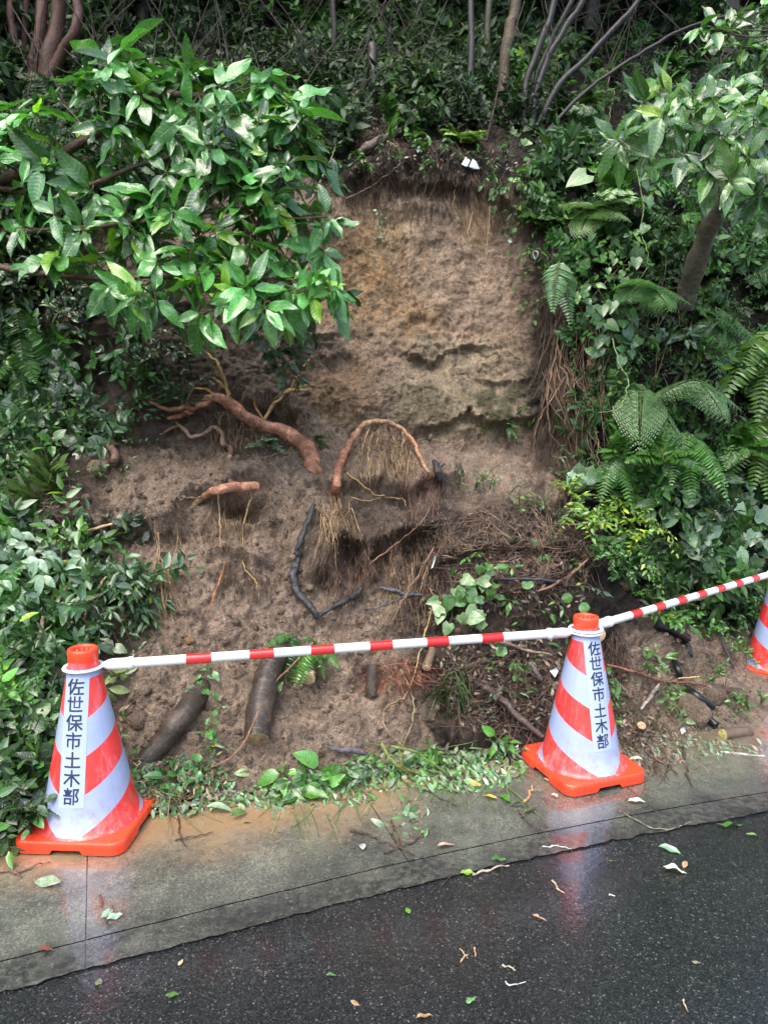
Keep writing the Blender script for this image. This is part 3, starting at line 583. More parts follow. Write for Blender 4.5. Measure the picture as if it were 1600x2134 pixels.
def templ(kind, n, cross=5, var=6):
    key = (kind, n, cross)
    if key in TM: return TM[key]
    out = []
    for k in range(var):
        t = np.linspace(0, 1, n + 1); wv = np.maximum(shape_w(kind, t), .0); wv[0] = max(wv[0], .03); wv[-1] = .01
        y = np.linspace(-1, 1, cross); T, Y = np.meshgrid(t, y, indexing='ij')
        fold = rng.uniform(.05, .38); bend = rng.uniform(.02, .55) if kind != 'tooth' else rng.uniform(0, .3); wav = rng.uniform(.0, .07); ph = rng.uniform(0, 6); tw = rng.normal(0, .3)
        X = T.copy(); yy = Y * wv[:, None] * .5
        if kind == 'heart': X = X - .16 * np.abs(Y) ** 1.5 * (T < .2) * (1 - T / .2)
        Z_ = np.abs(yy) * fold - bend * .5 * T ** 2 + wav * np.sin(T * 11 + ph) * np.abs(Y) ** 1.5 - .06 * Y ** 2 * wv[:, None]
        sidebend = rng.normal(0, .07); yy = yy + sidebend * T ** 2; Z_ = Z_ + yy * tw * T
        V = np.stack([X * (1 - .12 * bend * T ** 2), yy, Z_], -1).reshape(-1, 3)
        q = (np.arange(n)[:, None] * cross + np.arange(cross - 1)[None]).ravel(); f = np.stack([q, q + cross, q + cross + 1, q + 1], 1)
        out.append((V, f, np.stack([T.ravel(), Y.ravel() * (wv[:, None] * np.ones((1, cross))).ravel()], 1)))
    TM[key] = out; return out
def leaves(buf, pos, d, up, L, Wd, col, kind='lance', n=6, cross=5):
    pos = np.atleast_2d(pos); m = len(pos); d = unit(np.broadcast_to(d, (m, 3))); up = np.broadcast_to(up, (m, 3))
    L = np.broadcast_to(np.asarray(L, float), (m,)); Wd = np.broadcast_to(np.asarray(Wd, float), (m,)); col = np.broadcast_to(col, (m, 3))
    s = np.cross(up, d); bad = np.linalg.norm(s, axis=1) < .05; s[bad] = np.cross([1, .2, .1], d[bad]); s = unit(s); nn = np.cross(d, s)
    T = templ(kind, n, cross); ch = rng.integers(0, len(T), m)
    for k in range(len(T)):
        i = np.nonzero(ch == k)[0]
        if not len(i): continue
        V, f, uv = T[k]; nv = len(V)
        P_ = pos[i, None] + V[None, :, :1] * (L[i, None, None] * d[i, None]) + V[None, :, 1:2] * (Wd[i, None, None] * s[i, None]) + V[None, :, 2:3] * (L[i, None, None] * nn[i, None])
        ff = (f[None] + (np.arange(len(i)) * nv)[:, None, None]).reshape(-1, 4)
        buf.add(P_.reshape(-1, 3), ff, np.repeat(col[i], nv, 0), np.tile(uv, (len(i), 1)))
def jit(c, m, a=.25, yl=.0):
    k = np.exp(rng.normal(0, a, (m, 1))); c = np.asarray(c, float) * k; yel = (rng.random((m, 1)) < yl)
    return np.where(yel, c * [2.6, 1.7, .5], c)
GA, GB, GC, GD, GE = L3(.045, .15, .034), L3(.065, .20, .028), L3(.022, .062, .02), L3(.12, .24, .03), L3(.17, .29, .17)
def rdir(m=1, up=0.): v = unit(rng.normal(size=(m, 3)) + [0, 0, up]); return v
def whorl(bl, bs, p, d, nl=8, L=.15, wr=.38, col=GA, yl=.04, droop=.5, kind='lance', n=8, jt=.36):
    d = unit(d); a = unit(np.cross(d, [.1, .2, 1.])); b2 = np.cross(d, a); th = np.arange(nl) * 2.4 + rng.uniform(0, 6); el = rng.uniform(-.2, .9, nl); th = th + rng.normal(0, .35, nl)
    dd = unit(a * np.cos(th)[:, None] + b2 * np.sin(th)[:, None] + d * el[:, None] + np.array([0, 0, -1]) * rng.uniform(.1, droop, nl)[:, None])
    LL = L * rng.uniform(.45, 1.25, nl); base = p + dd * .018 - d * (np.arange(nl) * .006)[:, None]
    leaves(bl, base, dd, d + np.array([0, -.25, .6]), LL, LL * wr * rng.uniform(.85, 1.2, nl), jit(col, nl, jt, yl), kind, n)
    if bs is not None:
        tube(bs, [p - d * (.006 * nl + .04), p + d * .004], [.003, .002], (.09, .12, .04), 5, 2)
        for i in range(nl): tube(bs, [p - d * .006 * i, base[i]], .0016, (.10, .17, .04), 4, 2, False)
def twig(bs, a, c, r0=.006, r1=.002, col=(.06, .05, .03), sag=.06, sides=5):
    a = np.asarray(a, float); c = np.asarray(c, float); m = (a + c) / 2 + rng.normal(0, .03, 3) * np.linalg.norm(c - a) * 2 - [0, 0, sag * np.linalg.norm(c - a)]
    tube(bs, [a, m, c], [r0, r1], col, sides, 5, False)
# ------------------------------------------------------------------ plant makers (each adds to a leaf buffer and a stem buffer at p, facing n)
def fern(bl, bs, p, n, nf=8, L=.45, col=GB, kind='tooth', spread=1., pairs=20, hang=.5, wr=.32, dirs=None):
    p = np.asarray(p, float); n = unit(n); a = unit(np.cross(n, [.3, .1, 1.])); b2 = np.cross(n, a)
    for k in range(nf):
        th = k * 2.4 + rng.uniform(-.4, .4); l = L * rng.uniform(.65, 1.15)
        d0 = unit(n * rng.uniform(.5, 1.1) + (a * math.cos(th) + b2 * math.sin(th)) * spread + [0, 0, .35]) if dirs is None else unit(np.asarray(dirs[k % len(dirs)]) + rng.normal(0, .08, 3))
        t = np.linspace(0, 1, pairs + 3); g = hang * rng.uniform(.8, 1.3)
        sp = p + d0 * (t[:, None] * l * (1 - .15 * g)) + np.array([0, 0, -1]) * (t[:, None] ** 2 * l * g)
        tube(bs, sp[::3], [.0035, .001], (.10, .13, .035), 4, 2, False)
        T = unit(np.gradient(sp, axis=0)); nu = unit(np.cross(np.cross(T, [0, 0, 1.]), T) + [0, -.15, 0]); sd = unit(np.cross(T, nu))
        i = np.arange(2, pairs + 2); tt = t[i]; pl = l * wr * np.interp(tt, [0, .12, .3, .7, 1], [.35, .8, 1, .62, .08]) * rng.uniform(.9, 1.1, len(i))
        cc = jit(col, 1, .18)[0]
        for sgn in (1, -1):
            dd = unit(sd[i] * sgn + T[i] * .42 - nu[i] * rng.uniform(.0, .35))
            wd = np.maximum(pl * .3, l * .9 / pairs) if kind == 'tooth' else np.full(len(i), l * .95 / pairs)
            leaves(bl, sp[i], dd, nu[i], pl, wd, cc * np.exp(rng.normal(0, .08, (len(i), 1))), kind, 9 if kind == 'tooth' else 3, 3)
def lace(bl, bs, p, n, nf=5, L=.4, col=GB, hang=.6, dirs=None, pairs=13):
    "twice divided frond: every pinna is a small row of toothed leaflets"
    p = np.asarray(p, float); n = unit(n)
    for k in range(nf):
        l = L * rng.uniform(.75, 1.15); d0 = unit((np.asarray(dirs[k % len(dirs)]) if dirs is not None else n + rdir()[0] * .7) + rng.normal(0, .12, 3))
        t = np.linspace(0, 1, pairs + 3); sp = p + d0 * (t[:, None] * l) + np.array([0, 0, -1]) * (t[:, None] ** 2 * l * hang)
        tube(bs, sp[::3], [.003, .001], (.10, .13, .035), 4, 2, False)
        T = unit(np.gradient(sp, axis=0)); nu = unit(np.cross(np.cross(T, [0, 0, 1.]), T) + [0, -.2, 0]); sd = unit(np.cross(T, nu)); cc = jit(col, 1, .2)[0]
        for i in range(2, pairs + 2):
            pl = l * .40 * np.interp(t[i], [0, .1, .25, .7, 1], [.6, 1, 1, .55, .1])
            for sgn in (1, -1):
                dd = unit(sd[i] * sgn + T[i] * .5 - nu[i] * .25); m = max(3, int(pl / (l * .028))); u = np.linspace(.12, 1, m)
                q = sp[i] + dd * (u[:, None] * pl) - np.array([0, 0, 1]) * (u[:, None] ** 2 * pl * .2); s2 = unit(np.cross(dd, nu[i]))
                for s3 in (1, -1):
                    leaves(bl, q, unit(s2 * s3 + dd * .6), nu[i], pl * .32 * (1.1 - u * .85), l * .026, cc * np.exp(rng.normal(0, .1, (m, 1))), 'strip', 2, 3)
def sprig(bl, bs, p, d, L=.3, nl=10, ll=.05, wr=.5, col=GA, kind='ovate', n=4, cross=3, droop=.25, yl=.03, sc_=(.05, .05, .025), jt=.3, r=.003):
    p = np.asarray(p, float); d = unit(d); e = p + d * L - [0, 0, droop * L]; m = (p + e) / 2 + [0, 0, droop * L * .45] + rng.normal(0, .04, 3) * L
    sp = crspline([p, m, e], 8); tube(bs, sp[::2], [r, r * .3], sc_, 4, 2, False)
    t = np.linspace(.12, 1, nl); pos = np.stack([np.interp(t, np.linspace(0, 1, len(sp)), sp[:, k]) for k in range(3)], 1)
    T = unit(np.stack([np.interp(t, np.linspace(0, 1, len(sp)), unit(np.gradient(sp, axis=0))[:, k]) for k in range(3)], 1))
    sd = unit(np.cross(T, [0, .1, 1.]) + rng.normal(0, .25, (nl, 3))); sg = np.where(np.arange(nl) % 2, 1, -1)[:, None]
    dd = unit(sd * sg + T * .55 + rng.normal(0, .22, (nl, 3)) - [0, 0, .15]); dd[-1] = T[-1]; LL = ll * rng.uniform(.6, 1.25, nl)
    leaves(bl, pos, dd, rng.normal(0, .35, (nl, 3)) + [0, -.35, 1.], LL, LL * wr, jit(col, nl, jt, yl), kind, n, cross)
def bush(bl, bs, p, nrm, ns=12, L=.35, spread=.8, **kw):
    for _ in range(ns):
        d = unit(unit(nrm) * .9 + rdir()[0] * spread + [0, 0, .35]); sprig(bl, bs, p, d, L * rng.uniform(.6, 1.15), **kw)
def grass(bl, p, n, m=40, L=.3, col=L3(.05, .13, .03)):
    d = unit(unit(n) + rng.normal(0, .3, (m, 3)) + ([0, 0, .7] if L < .25 else [0, 0, 0])); leaves(bl, np.asarray(p) + rng.normal(0, .015, (m, 3)), d, -d + [0, 0, 2.], L * rng.uniform(.5, 1.1, m), .004, jit(col, m, .3), 'strip', 5, 3)
def plant(name, label, cat, fill, loc, group=None, lm='leaf', sm='bark'):
    e = empty(name, tuple(np.asarray(loc, float)), label, cat, group); bl, bs = Buf(), Buf(); fill(bl, bs)
    if isinstance(getattr(bs, 'many', None), list):
        for s_ in bs.many:
            if s_.n: s_.build('stem', M[sm], e, loc=loc)
    for bb, nm, mm in ((bl, 'foliage', lm), (bs, 'stem', sm)):
        if bb.n: o = bb.build(nm, M[mm], e, loc=loc)
    return e
def along(pts, Y=None):
    pts = np.array(pts, float); return W(pts[:, 0], pts[:, 1], pts[:, 2])
# ------------------------------------------------------------------ big left shrub
WL = [(690,590),(700,610),(665,520),(675,450),(640,300),(655,330),(245,90),(215,120),(280,130),(350,165),(545,150),(620,220),(243,112),(172,148),(205,165),(300,190),(395,140),(415,165),(472,185),(555,172),(600,200),(40,215),(80,230),(90,340),(20,260),(115,355),(60,330),(140,300),(190,235),(240,255),(330,215),(395,235),(345,295),(300,260),(430,310),(500,300),(570,270),(560,300),(635,280),(590,330),(465,245),(540,240),(75,430),(20,400),(120,445),(10,460),(165,480),(110,530),(145,525),(200,530),(255,480),(260,430),(285,480),(325,410),(370,430),(430,420),(490,400),(560,420),(640,435),(600,440),(530,490),(450,480),(400,520),(330,550),(230,600),(270,612),(330,620),(400,590),(415,655),(450,540),(510,560),(590,550),(610,590),(665,560),(640,600),(500,610),(550,640),(520,600),(590,640),(470,620),(-30,300),(-60,420),(-50,520),(-90,250),(-100,360),(340,360),(420,365),(250,340),(190,400),(480,350),(540,370)]
yl_trunk = W(-420, 900, 4.3)
b1 = along([(-420, 900, 4.3), (-330, 650, 4.2), (-220, 480, 4.1), (-40, 390, 3.95), (120, 330, 3.85), (240, 250, 3.8), (330, 200, 3.7), (430, 200, 3.65)])
b2 = along([(-220, 480, 4.1), (-60, 480, 3.9), (120, 480, 3.75), (300, 460, 3.65), (450, 440, 3.6), (580, 430, 3.6)])
b3 = along([(-330, 650, 4.2), (-100, 560, 3.9), (90, 570, 3.7), (240, 580, 3.55), (400, 570, 3.5), (560, 580, 3.5)])
b4 = along([(-40, 390, 3.95), (140, 400, 3.8), (300, 340, 3.75), (430, 320, 3.7), (560, 300, 3.7)])
def big_left(bl, bs):
    for bb, r in ((b1, [.045, .012]), (b2, [.02, .006]), (b3, [.022, .006]), (b4, [.015, .005])): tube(bs, bb, r, (.10, .06, .04), 9, 6, False, .06)
    nodes = np.concatenate([crspline(b, 6)[8:] for b in (b1, b2, b3, b4)])
    def put(x, y, Y, L, col, nl, yl):
        p = W(x, y, Y); dist = np.linalg.norm(nodes - p, axis=1); c = nodes[np.argmin(dist + .12 * rng.random(len(nodes)))]
        twig(bs, c, p, .0055, .0025, (.09, .08, .035)); d = unit(unit(p - c) * .8 + [0, -.45, .45] + rng.normal(0, .25, 3))
        whorl(bl, bs, p, d, nl, L, .38, col, yl, 1.05)
    for x, y in WL:
        if x < 640 and rng.random() < .45: put(x + rng.normal(0, 30), y + rng.normal(0, 22), 3.75 + rng.uniform(-.1, .2), .16, GA * rng.uniform(1.1, 1.7), 9, .03)
        fx = sst(50, 500, x); Y = 3.55 + .35 * (1 - fx) * sst(700, 100, y) + rng.uniform(-.12, .25)
        low_ = y > 560; put(x + rng.normal(0, 6), y + rng.normal(0, 5), Y - (.1 if low_ else 0), .186 * rng.uniform(.85, 1.15), GA * rng.uniform(1.5, 2.2) if low_ else GA * rng.uniform(1.1, 1.9), rng.integers(9, 13), .06)
    for _ in range(64):
        k = rng.integers(len(WL)); x, y = WL[k]; put(x + rng.normal(0, 45), min(y + rng.normal(10, 40), 640), 4.0 + rng.uniform(-.1, .3), .15, GC * 2., 8, .02)
plant('broadleaf_shrub', 'large glossy broadleaf shrub with drooping leaf whorls overhanging the left of the scar', 'shrub', big_left, yl_trunk)
# dark leaved drooping branch below the left shrub
def dark_droop(bl, bs):
    a = W(470, 560, 4.3); 
    for x, y in [(600,640),(560,660),(620,670),(590,700),(640,690),(615,720),(570,730),(630,740),(600,760),(545,700),(530,650),(500,640),(640,650),(655,705),(585,775),(625,790)]:
        p = W(x, y, 4.15 + rng.uniform(-.1, .15)); twig(bs, a + rng.normal(0, .05, 3), p, .004, .002); whorl(bl, bs, p, unit([.1, -.4, -.3] + rng.normal(0, .3, 3)), 7, .105, .42, GC * 1.5, .0, 1.1, n=6)
plant('drooping_shrub', 'dark glossy leaved shrub hanging below the large shrub beside the scar', 'shrub', dark_droop, W(470, 560, 4.3))
# ------------------------------------------------------------------ right shrub with its leaning trunks
WR = [(1560,390),(1480,350),(1620,420),(1500,400),(1420,320),(1460,300),(1340,215),(1370,190),(1310,270),(1290,295),(1440,200),(1480,215),(1500,290),(1450,330),(1540,280),(1570,250),(1590,175),(1520,370),(1560,330),(1590,350),(1400,265),(1350,300),(1420,230),(1490,250),(1610,290),(1540,210),(1580,400),(1640,240),(1660,330),(1400,200),(1460,265),(1520,180),(1620,200),(1380,240)]
def big_right(bl, bs):
    tr = along([(1425, 640, 4.75), (1440, 560, 4.62), (1490, 440, 4.4), (1560, 330, 4.15), (1650, 200, 4.0), (1720, 40, 3.9)]); tube(bs, tr, [.062, .05, .035], (.085, .075, .05), 12, 8, False, .12)
    tr2 = along([(1425, 640, 4.75), (1462, 520, 4.55), (1490, 400, 4.45), (1500, 300, 4.3), (1470, 180, 4.2)]); tube(bs, tr2, [.05, .036, .014], (.09, .078, .052), 12, 8, False, .12)
    nodes = np.concatenate([crspline(tr, 6)[20:], crspline(tr2, 6)[14:]])
    for x, y in WR:
        p = W(x + rng.normal(0, 5), y + rng.normal(0, 5), 3.75 + rng.uniform(-.15, .3)); c = nodes[np.argmin(np.linalg.norm(nodes - p, axis=1))]; twig(bs, c, p, .006, .0025, (.07, .08, .03))
        whorl(bl, bs, p, unit(unit(p - c) + [-.1, -.4, .5]), rng.integers(8, 11), .172 * rng.uniform(.8, 1.2), .38, L3(.085, .21, .045) if rng.random() < .65 else GA, .05, .6)
plant('leaning_shrub', 'glossy light green shrub on two leaning lichened trunks at the upper right', 'shrub', big_right, W(1425, 640, 4.75))
def top_right(bl, bs):
    a = W(1700, 40, 4.4)
    for x, y in [(1490,55),(1460,50),(1520,60),(1550,95),(1575,50),(1600,90),(1530,30),(1480,90),(1630,60),(1590,10)]:
        p = W(x, y, 4.5 + rng.uniform(-.1, .2)); twig(bs, a, p, .006, .003); whorl(bl, bs, p, [-.3, -.5, .5], 7, .13, .45, GB * .9, .0, .6)
plant('overhanging_branch', 'leafy branch reaching in at the top right corner above the leaning shrub', 'branch', top_right, W(1700, 40, 4.4))

# ------------------------------------------------------------------ woodland: tree trunks and canopy
def tree(name, label, base, stems, crown, col, group=None, cr_leaf=.16, seed=0, dens=600):
    e = empty(name, tuple(base), label, 'tree', group)
    for pts, r in stems:
        bs = Buf(); tube(bs, pts, r, col, 12, 8, False, .10); bs.build('trunk', M['wetbark'] if 'dark' in label else M['bark'], e, loc=base)
    if crown is not None:
        bl = Buf(); c, rad = np.array(crown[0], float), np.array(crown[1], float); nc = 34
        cc = c + rng.normal(0, .5, (nc, 3)) * rad; m = dens * 4
        k = rng.integers(0, nc, m); pos = cc[k] + rng.normal(0, .2, (m, 3)) * rad
        leaves(bl, pos, unit(rng.normal(size=(m, 3)) - [0, 0, .3]), [0, 0, 1], cr_leaf * rng.uniform(.6, 1.2, m) * 1.7, cr_leaf * .9, jit(GC, m, .3), 'ovate', 2, 3)
        bl.build('crown', M['leaf'], e, loc=base)
        bs = Buf(); top = stems[0][0][-1]
        for q in cc[::2]: tube(bs, [top, (top + q) / 2 + [0, 0, .2], q], [.04, .01], col, 5, 4, False)
        bs.build('limb', M['bark'], e, loc=base)
def st(pts, Ys): pts = np.array(pts, float); return W(pts[:, 0], pts[:, 1], np.array(Ys, float))
t0_ = S(85, 210)
Yb = t0_[1]
tree('multi_stem_tree', 'reddish brown multi stemmed tree behind the large shrub at the top left', t0_,
     [(st([(95, 260), (100, 120), (120, 0), (125, -200), (150, -700)], [Yb, Yb, Yb, Yb - .1, Yb - .3]), [.075, .055, .04]),
      (st([(95, 180), (130, 110), (155, 60), (165, -10), (160, -300)], [Yb, Yb - .05, Yb - .1, Yb - .1, Yb - .1]), [.045, .032]),
      (st([(45, 250), (70, 120), (88, 50), (95, -200)], [Yb] * 4), [.045, .035]), (st([(25, 240), (33, 120), (25, 0), (20, -250)], [Yb + .1] * 4), [.035, .028]),
      (st([(60, 260), (40, 150), (52, 60), (60, -250)], [Yb + .25] * 4), [.03, .02])], (t0_ + [-.5, .8, 5.0], (2.0, 1.2, 1.2)), (.075, .034, .022))
m0 = S(1050, 252)
tree('slender_tree', 'slender brown barked tree standing on the slope above the scar', m0, [(st([(1050, 262), (1052, 180), (1062, 60), (1075, -40), (1110, -700)], [m0[1]] * 5), [.046, .042, .038])], (m0 + [.2, 1.0, 5.4], (1.9, 1.2, 1.2)), (.09, .065, .038))
d0 = S(1098, 270)
tree('dark_thicket_tree', 'dark wet multi stemmed tree fanning out to the right of the slender tree', d0,
     [(st([(1090, 280), (1095, 180), (1130, 70), (1160, -20), (1230, -400)], [d0[1]] * 5), [.028, .024]), (st([(1105, 290), (1125, 160), (1180, 50), (1225, -30), (1350, -400)], [d0[1]] * 5), [.026, .02]),
      (st([(1110, 300), (1150, 200), (1240, 100), (1330, 0), (1430, -150)], [d0[1] - .1] * 5), [.026, .016]), (st([(1095, 290), (1110, 190), (1145, 90), (1200, -30), (1290, -400)], [d0[1] + .1] * 5), [.02, .018]),
      (st([(1115, 300), (1220, 190), (1330, 115), (1450, 50), (1600, 20)], [d0[1] - .15] * 5), [.016, .01])], (d0 + [1.2, 1.0, 5], (1.9, 1.2, 1.2)), (.008, .0075, .007))
for i, (x, y, x2, lab) in enumerate([(785, 215, 775, 'short dark rotten trunk upright in the middle of the upper slope'), (975, 235, 985, 'thin dark trunk just left of the slender brown tree'), (1010, 190, 1025, 'mossy thin trunk standing close behind the slender tree'), (700, 150, 690, 'dim thin trunk deep in the wood above the large shrub')]):
    q0 = S(x, y); top = 95 if i == 0 else -300
    tree('thin_tree' if i else 'tree_stump', lab, q0, [(st([(x, y + 12), ((x + x2) / 2, (y + max(top, -50)) / 2), (x2, top)], [q0[1], q0[1], q0[1] + .1]), [.05, .04] if i == 0 else [.03, .022])], None, (.02, .017, .015) if i != 2 else (.05, .06, .03), None)
# canopy trees standing higher on the slope, their crowns closing the view above the frame
for i, (X, Y, zt, lab) in enumerate([(-4.6, 10.5, 4.4, 'tall tree high on the slope far left'), (-1.6, 11., 5.0, 'tall tree high on the slope left of centre'), (1.8, 11., 5.0, 'tall tree high on the slope right of centre'), (5.0, 10.5, 4.6, 'tall tree high on the slope far right'), (-7.5, 9.5, 3.5, 'tall tree beyond the left edge of the scar'), (7.5, 10, 4, 'tall tree beyond the right edge of the scar')]):
    zb = 6.2 + (Y - 9) * .9; base = np.array([X, Y, zb - .3])
    tree('canopy_tree', lab, base, [([base, base + [.1, -.2, 2.2], base + [.2, -.6, zt]], [.13, .09])], (base + [.2, -.8, zt - .4], (3.4, 2.4, 1.9)), (.05, .04, .03), 'tall trees higher on the slope', .24, dens=900)
for X, Y, zt, lab in [(-2.6, 8.2, 4.3, 'added unseen tree shading the slope above the large shrub with a low crown'), (-.2, 8.4, 4.4, 'added unseen tree shading the slope above the middle of the scar with a low crown'), (2.2, 8.2, 4.3, 'added unseen tree shading the slope above the dark fanning stems with a low crown'), (4.6, 7.9, 4.1, 'added unseen tree shading the slope above the leaning shrub with a low crown')]:  # low crowns out of view, added to shade the upper slope
    base = np.array([X, Y, 3.85 + (Y - 5.9) * .8]); tree('canopy_tree', lab, base, [([base, base + [.1, .1, 1.2], base + [.2, -.1, 2.4]], [.08, .05])], (base + [.2, -.2, 2.35], (2.0, 1.3, 1.0)), (.03, .025, .02), 'tall trees higher on the slope', .16, dens=800)
# ------------------------------------------------------------------ undergrowth masses (uncountable)
def region(m, fn):
    out = []
    while len(out) < m:
        x, y = rng.uniform(-150, 1750), rng.uniform(-120, 1750)
        if rng.random() < fn(x, y): out.append((x, y))
    return np.array(out)
def E_(x, y, cx, cy, rx, ry): return ((x - cx) / rx) ** 2 + ((y - cy) / ry) ** 2 < 1
def top_lim(x): return np.interp(x, [-300, 0, 300, 600, 690, 760, 840, 960, 1060, 1110, 1150, 1180], [700, 620, 420, 330, 318, 245, 262, 285, 345, 430, 530, 800])
def upper(x, y): return 1. if y < top_lim(x) and x < 1130 else 0.
def right(x, y):
    lft = np.interp(y, [250, 400, 600, 800, 950, 1050, 1150, 1250, 1330], [1040, 1090, 1150, 1190, 1200, 1180, 1240, 1330, 1400])
    return 1. if x > lft + 10 and y < 1300 else 0.
PR = []
def mass(name, label, fn, m, mk, lm='leaf', size=1., big=.1, dk=1.):  # dk darkens the leaf colour as painted woodland shade
    if not PR:
        for k in range(80):
            a, b_ = Buf(), Buf(); (mk(a, b_, np.zeros(3), np.array([0, 0, 1.]), None) if k < 60 else BIG(a, b_) if k < 72 else fern(a, b_, np.zeros(3), [0, 0, 1.], 6, .4, (GB, GA)[k % 2], 'strip', 1., 14)); PR.append([(np.concatenate(z_.V), np.concatenate(z_.Q), np.concatenate(z_.C), np.concatenate(z_.U)) for z_ in (a, b_)])
    bl, bs = Buf(), Buf(); pts = region(m, fn); p = S(pts[:, 0], pts[:, 1]); n = unit(SN(pts[:, 0], pts[:, 1]) + [0, -.3, .2])
    tn = fbm(p, 1.6, 3, 70); dn = fbm(p, 2.3, 2, 71)
    for i in range(m):
        if dn[i] < -.28: continue
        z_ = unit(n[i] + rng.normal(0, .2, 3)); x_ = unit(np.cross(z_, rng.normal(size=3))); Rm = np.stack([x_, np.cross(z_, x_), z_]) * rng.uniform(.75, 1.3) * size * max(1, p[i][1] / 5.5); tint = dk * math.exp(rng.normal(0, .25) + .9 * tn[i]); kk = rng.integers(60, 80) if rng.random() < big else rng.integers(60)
        for bb, (V_, Q_, C_, U_) in zip((bl, bs), PR[kk]): bb.add(V_ @ Rm + p[i], Q_, C_ * tint, U_)
    e = empty(name, (0, 0, 0), None, None); tag(e, label, 'undergrowth', None, 'stuff')
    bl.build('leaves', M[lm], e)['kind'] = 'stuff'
    if bs.n: bs.build('stems', M['bark'], e)['kind'] = 'stuff'
def mk_small(bl, bs, p, n, q):
    k = rng.random(); L = .11 + .07 * rng.random()
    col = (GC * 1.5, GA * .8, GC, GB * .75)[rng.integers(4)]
    if k < .55: bush(bl, bs, p, n, 3, L * 1.6, 1., nl=9, ll=rng.uniform(.035, .06), wr=.5, col=col, n=3, droop=.3)
    elif k < .75: bush(bl, bs, p, n, 2, L * 2, 1., nl=8, ll=rng.uniform(.06, .1), wr=.34, col=col, n=4, kind='lance', droop=.35)
    elif k < .9: bush(bl, bs, p, n, 2, L * 1.7, 1., nl=5, ll=rng.uniform(.06, .09), wr=.85, col=col, n=4, kind='heart', cross=5, droop=.4)
    else: sprig(bl, bs, p, n + [0, 0, .2], L * 2.4, 20, .04, .35, col=col, n=2)
BIG = lambda bl, bs: bush(bl, bs, np.zeros(3), [0, 0, 1.], 6, .42, .5, nl=12, ll=rng.uniform(.06, .1), wr=.42, col=(GC * 1.5, GA, GB * .8)[rng.integers(3)], n=4, droop=.35)
mass('undergrowth', 'dense mixed undergrowth tinted dark as shade, covering the slope above the landslip', upper, 2300, mk_small, 'leaf_shade', .95, .3, .30)  # leaf colour lowered to imitate the deep shade of the wood
mass('undergrowth', 'dense glossy mixed creepers covering the bank right of the landslip', right, 1700, mk_small, 'leaf_shade', .8, .15, .7)
def leftbank(x, y): 
    if y < 600: return 0
    if y < 1000: return .8 if x < np.interp(y, [600, 700, 860, 1000], [230, 160, 150, 70]) else (.3 if (x < 290 and y < 950) else 0)
    if y < 1100: return .5 if x < 70 else .08 * (x < 130)
    return 1. if x < np.interp(y, [1100, 1300, 1420, 1700, 1760], [60, 100, 60, 40, 20]) else (.25 if x < np.interp(y, [1100, 1200, 1330, 1500, 1700], [240, 290, 200, 120, 70]) else 0)
mass('undergrowth', 'low leafy ground cover on the left bank beside the nearest cone', leftbank, 620, mk_small)
bs = Buf()
for _ in range(230):
    x = rng.uniform(-60, 1660); y = rng.uniform(-60, 300)
    if not (upper(x, y) or right(x, y)): continue
    a = S(x, y, .0); L = rng.uniform(.4, 1.6); d = unit([rng.normal(0, .55), -.15, 1.]); side = np.array([rng.normal(0, .25), rng.uniform(-.2, .1), 0])
    q = [a, a + d * L * .5 + side * L * .5, a + d * L + side * L - [0, 0, .12 * L]]; r_ = rng.uniform(.002, .008); tube(bs, q, [r_, r_ * .4], L3(.045, .034, .026) * rng.uniform(.4, 2.2), 5, 6, False, .25)
    for k in range(2): s_ = a + (q[1] - a) * rng.uniform(.5, 1.); twig(bs, s_, s_ + rdir(1, .4)[0] * L * .35, r_ * .5, .001, (.04, .03, .025))
tag(bs.build('thicket', M['bark']), 'tangle of thin dark bare stems standing through the upper undergrowth', 'thicket', None, 'stuff')
def COV(x, y): return .24 if (right(x, y) and y < 1240) else (.12 if (upper(x, y) or leftbank(x, y) > .5) else 0.)
# ferns set through the upper wood and on the right bank: individuals
FU = [(905,150),(960,140),(1010,110),(930,60),(1000,40),(1040,90),(880,200),(870,60),(820,150),(640,60),(560,40),(480,30),(380,60),(300,40),(330,15),(700,80),(1130,200),(1200,230),(1260,150),(1340,90),(1230,320),(1290,420),(1180,60),(1420,150)]
FL = 'bushy fern left of the scar rim stump|fern above and left of the bright arching fern|fern directly above the bright arching fern|small fern high over the middle of the scar|fern just left of the slender tree near the top|fern brushing the left side of the slender tree trunk|fern above the silvery broken stick|fern at the top edge above the rotten stump|fern right of the dark rotten stump|dim fern at the top edge above the columnar shrub|dim fern at the top edge right of the large shrub|dim fern behind the top of the large shrub|dim fern right of the reddish multi stemmed tree|dim fern just above the highest leaves of the large shrub|dim fern at the top edge beside the reddish tree|fern above the columnar shrub on the rim|fern between the dark fanning stems|fern behind the foot of the dark fanning tree|fern among thin vines right of the dark tree|fern below the top right leafy branch|fern right of the three large round leaves|fern below the leftmost leaves of the leaning shrub|fern at the top edge behind the dark fanning stems|fern in shade just above the leaning shrub'.split('|')
for i, (x, y) in enumerate(FU):
    p = S(x, y, .04 + COV(x, y)); plant('fern', FL[i], 'fern', lambda bl, bs: fern(bl, bs, p, SN(x, y) + np.array([0, -.3, .4]), 6, .42, GB * rng.uniform(.4, .85), 'tooth' if i % 2 else 'strip', 1.1, 16), p, 'ferns in the upper wood', 'fern')
